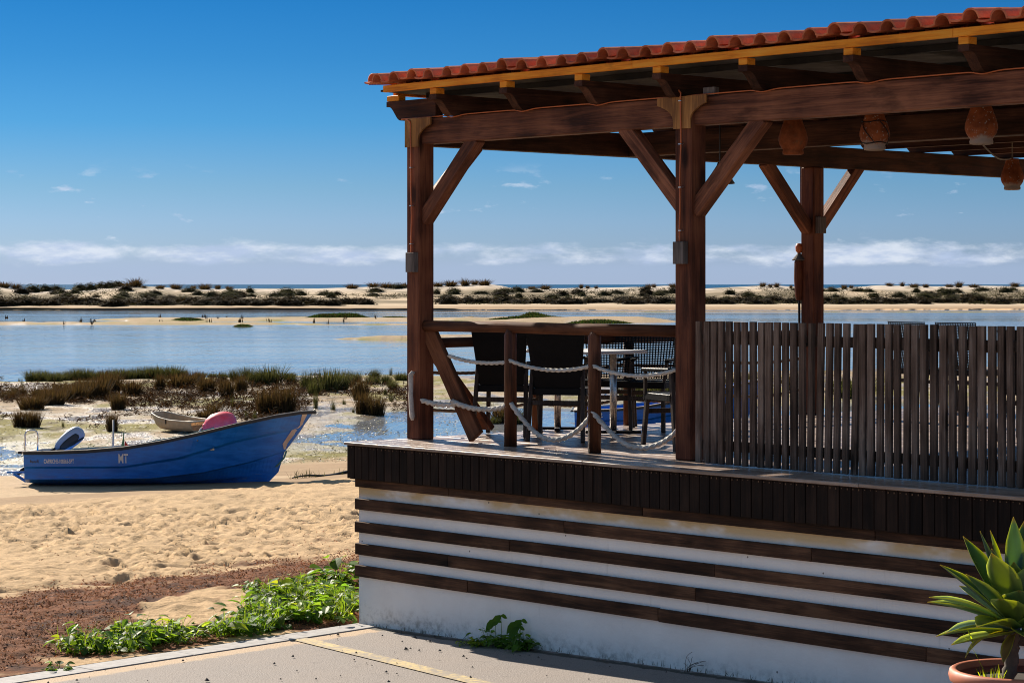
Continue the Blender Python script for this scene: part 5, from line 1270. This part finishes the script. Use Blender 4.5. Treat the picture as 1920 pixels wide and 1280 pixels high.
wsize = lambda w: 'small' if w < 24 else 'mid-sized' if w < 34 else 'wide'
for px in list(range(-20, 690, 13)) + list(range(830, 1290, 17)) + list(range(1310, 1960, 17)):
    left = px < 700
    px += rnd.uniform(-7, 7)
    put(px, rnd.uniform(360, 372) if left else rnd.uniform(374, 386), rnd.uniform(34, 62), rnd.uniform(13, 20) if left else rnd.uniform(10, 18), SD, 'dune_shrub', f'dark low shrub on the far shore {side(px)}', f'dark shore shrubs {side(px)}')
for i in range(150):
    px = rnd.uniform(-20, 1960)
    if 640 < px < 800 and rnd.random() < .8: continue
    ww = rnd.uniform(18, 42); YY = rnd.uniform(390, 428); lv = 'low on' if YY < 404 else 'high on' if YY > 416 else 'halfway up'
    put(px, YY, ww, rnd.uniform(8, 15), SH if rnd.random() < .7 else SD, 'dune_shrub', f'{wsize(ww)} shrub {lv} the dune slope {side(px)}', f'{wsize(ww)} shrubs {lv} the slope {side(px)}')
for px, w_, h_ in [(8, 26, 10), (60, 40, 14), (85, 34, 12), (105, 30, 10), (30, 20, 10), (150, 36, 12), (170, 30, 12), (188, 30, 10), (205, 34, 12), (222, 34, 10), (255, 26, 14), (240, 22, 9), (270, 10, 5), (300, 18, 7), (330, 22, 9), (362, 12, 9), (385, 24, 10), (408, 12, 8), (430, 14, 8), (660, 24, 8), (700, 22, 8), (725, 28, 9), (745, 30, 9), (760, 22, 8), (822, 22, 8), (845, 26, 10), (872, 20, 12), (890, 14, 9), (908, 24, 10), (998, 18, 6), (1022, 20, 8), (1090, 8, 8), (1102, 8, 6), (1118, 7, 6), (1216, 12, 8), (1226, 8, 7), (1262, 14, 8), (1430, 12, 8), (1444, 9, 6), (1456, 12, 8), (1483, 6, 7), (1558, 12, 7), (1583, 12, 8), (1596, 8, 6), (1668, 14, 6), (1692, 9, 8), (1714, 18, 7), (1736, 12, 7), (1798, 14, 10), (1826, 20, 6), (1903, 16, 8), (1780, 16, 6)]:
    put(px, 439 + rnd.uniform(-4, 2), w_, h_ * 1.35, SG if w_ < 30 else SH, 'dune_grass' if w_ < 30 else 'dune_shrub', f'tuft of marram grass on the dune crest {side(px)}' if w_ < 30 else f'bushy shrub on the dune crest {side(px)}', ('crest grass ' if w_ < 30 else 'crest shrubs ') + side(px))
x = (840 - 960) / FPX * 372; o = link('brush_pile', SD[0], None, (x, 372, gz(x, 372) - .1), (0, 0, .4), (4.4, 3, 1.6)); tag(o, 'dark rounded heap of dry brush on the beach right of the leftmost post', 'brush pile')
m = MB()
rs = np.random.RandomState(31); px_ = rs.uniform(-60, 1980, 6500); Y_ = rs.uniform(371, 434, 6500); X_ = (px_ - 960) / FPX * Y_
Y_ = np.where(px_ < 690, Y_ - 10 * (Y_ < 395), Y_); X_ = (px_ - 960) / FPX * Y_
k_ = vn(X_ * .10, Y_ * .07, 161) - np.where(Y_ > 415, .25, 0) + np.where((px_ < 690) & (Y_ < 395), .3, 0); keep = (k_ > .45) & ~((px_ > 660) & (px_ < 830) & (Y_ < 402)); Z_ = terrain(X_, Y_)
for x, Y, zz in zip(X_[keep], Y_[keep], Z_[keep]):
    h = rnd.uniform(.3, .75)
    for j in range(5): leaf_quad(m, Vector((x + rnd.uniform(-.7, .7), Y + rnd.uniform(-.5, .5), zz + rnd.random() * h * .6)), Vector((rnd.uniform(-1, 1), rnd.uniform(-1, 1), rnd.uniform(0, 1))), Vector((rnd.uniform(-1, 1), -.4, 1)), rnd.uniform(.3, .6), rnd.uniform(.14, .28), tint(.35, 1.5), .2, 1)
tag(m.build('dune_scrub', SHRUB), 'low patchy scrub covering the far shore and dune slopes', None, None, 'stuff')
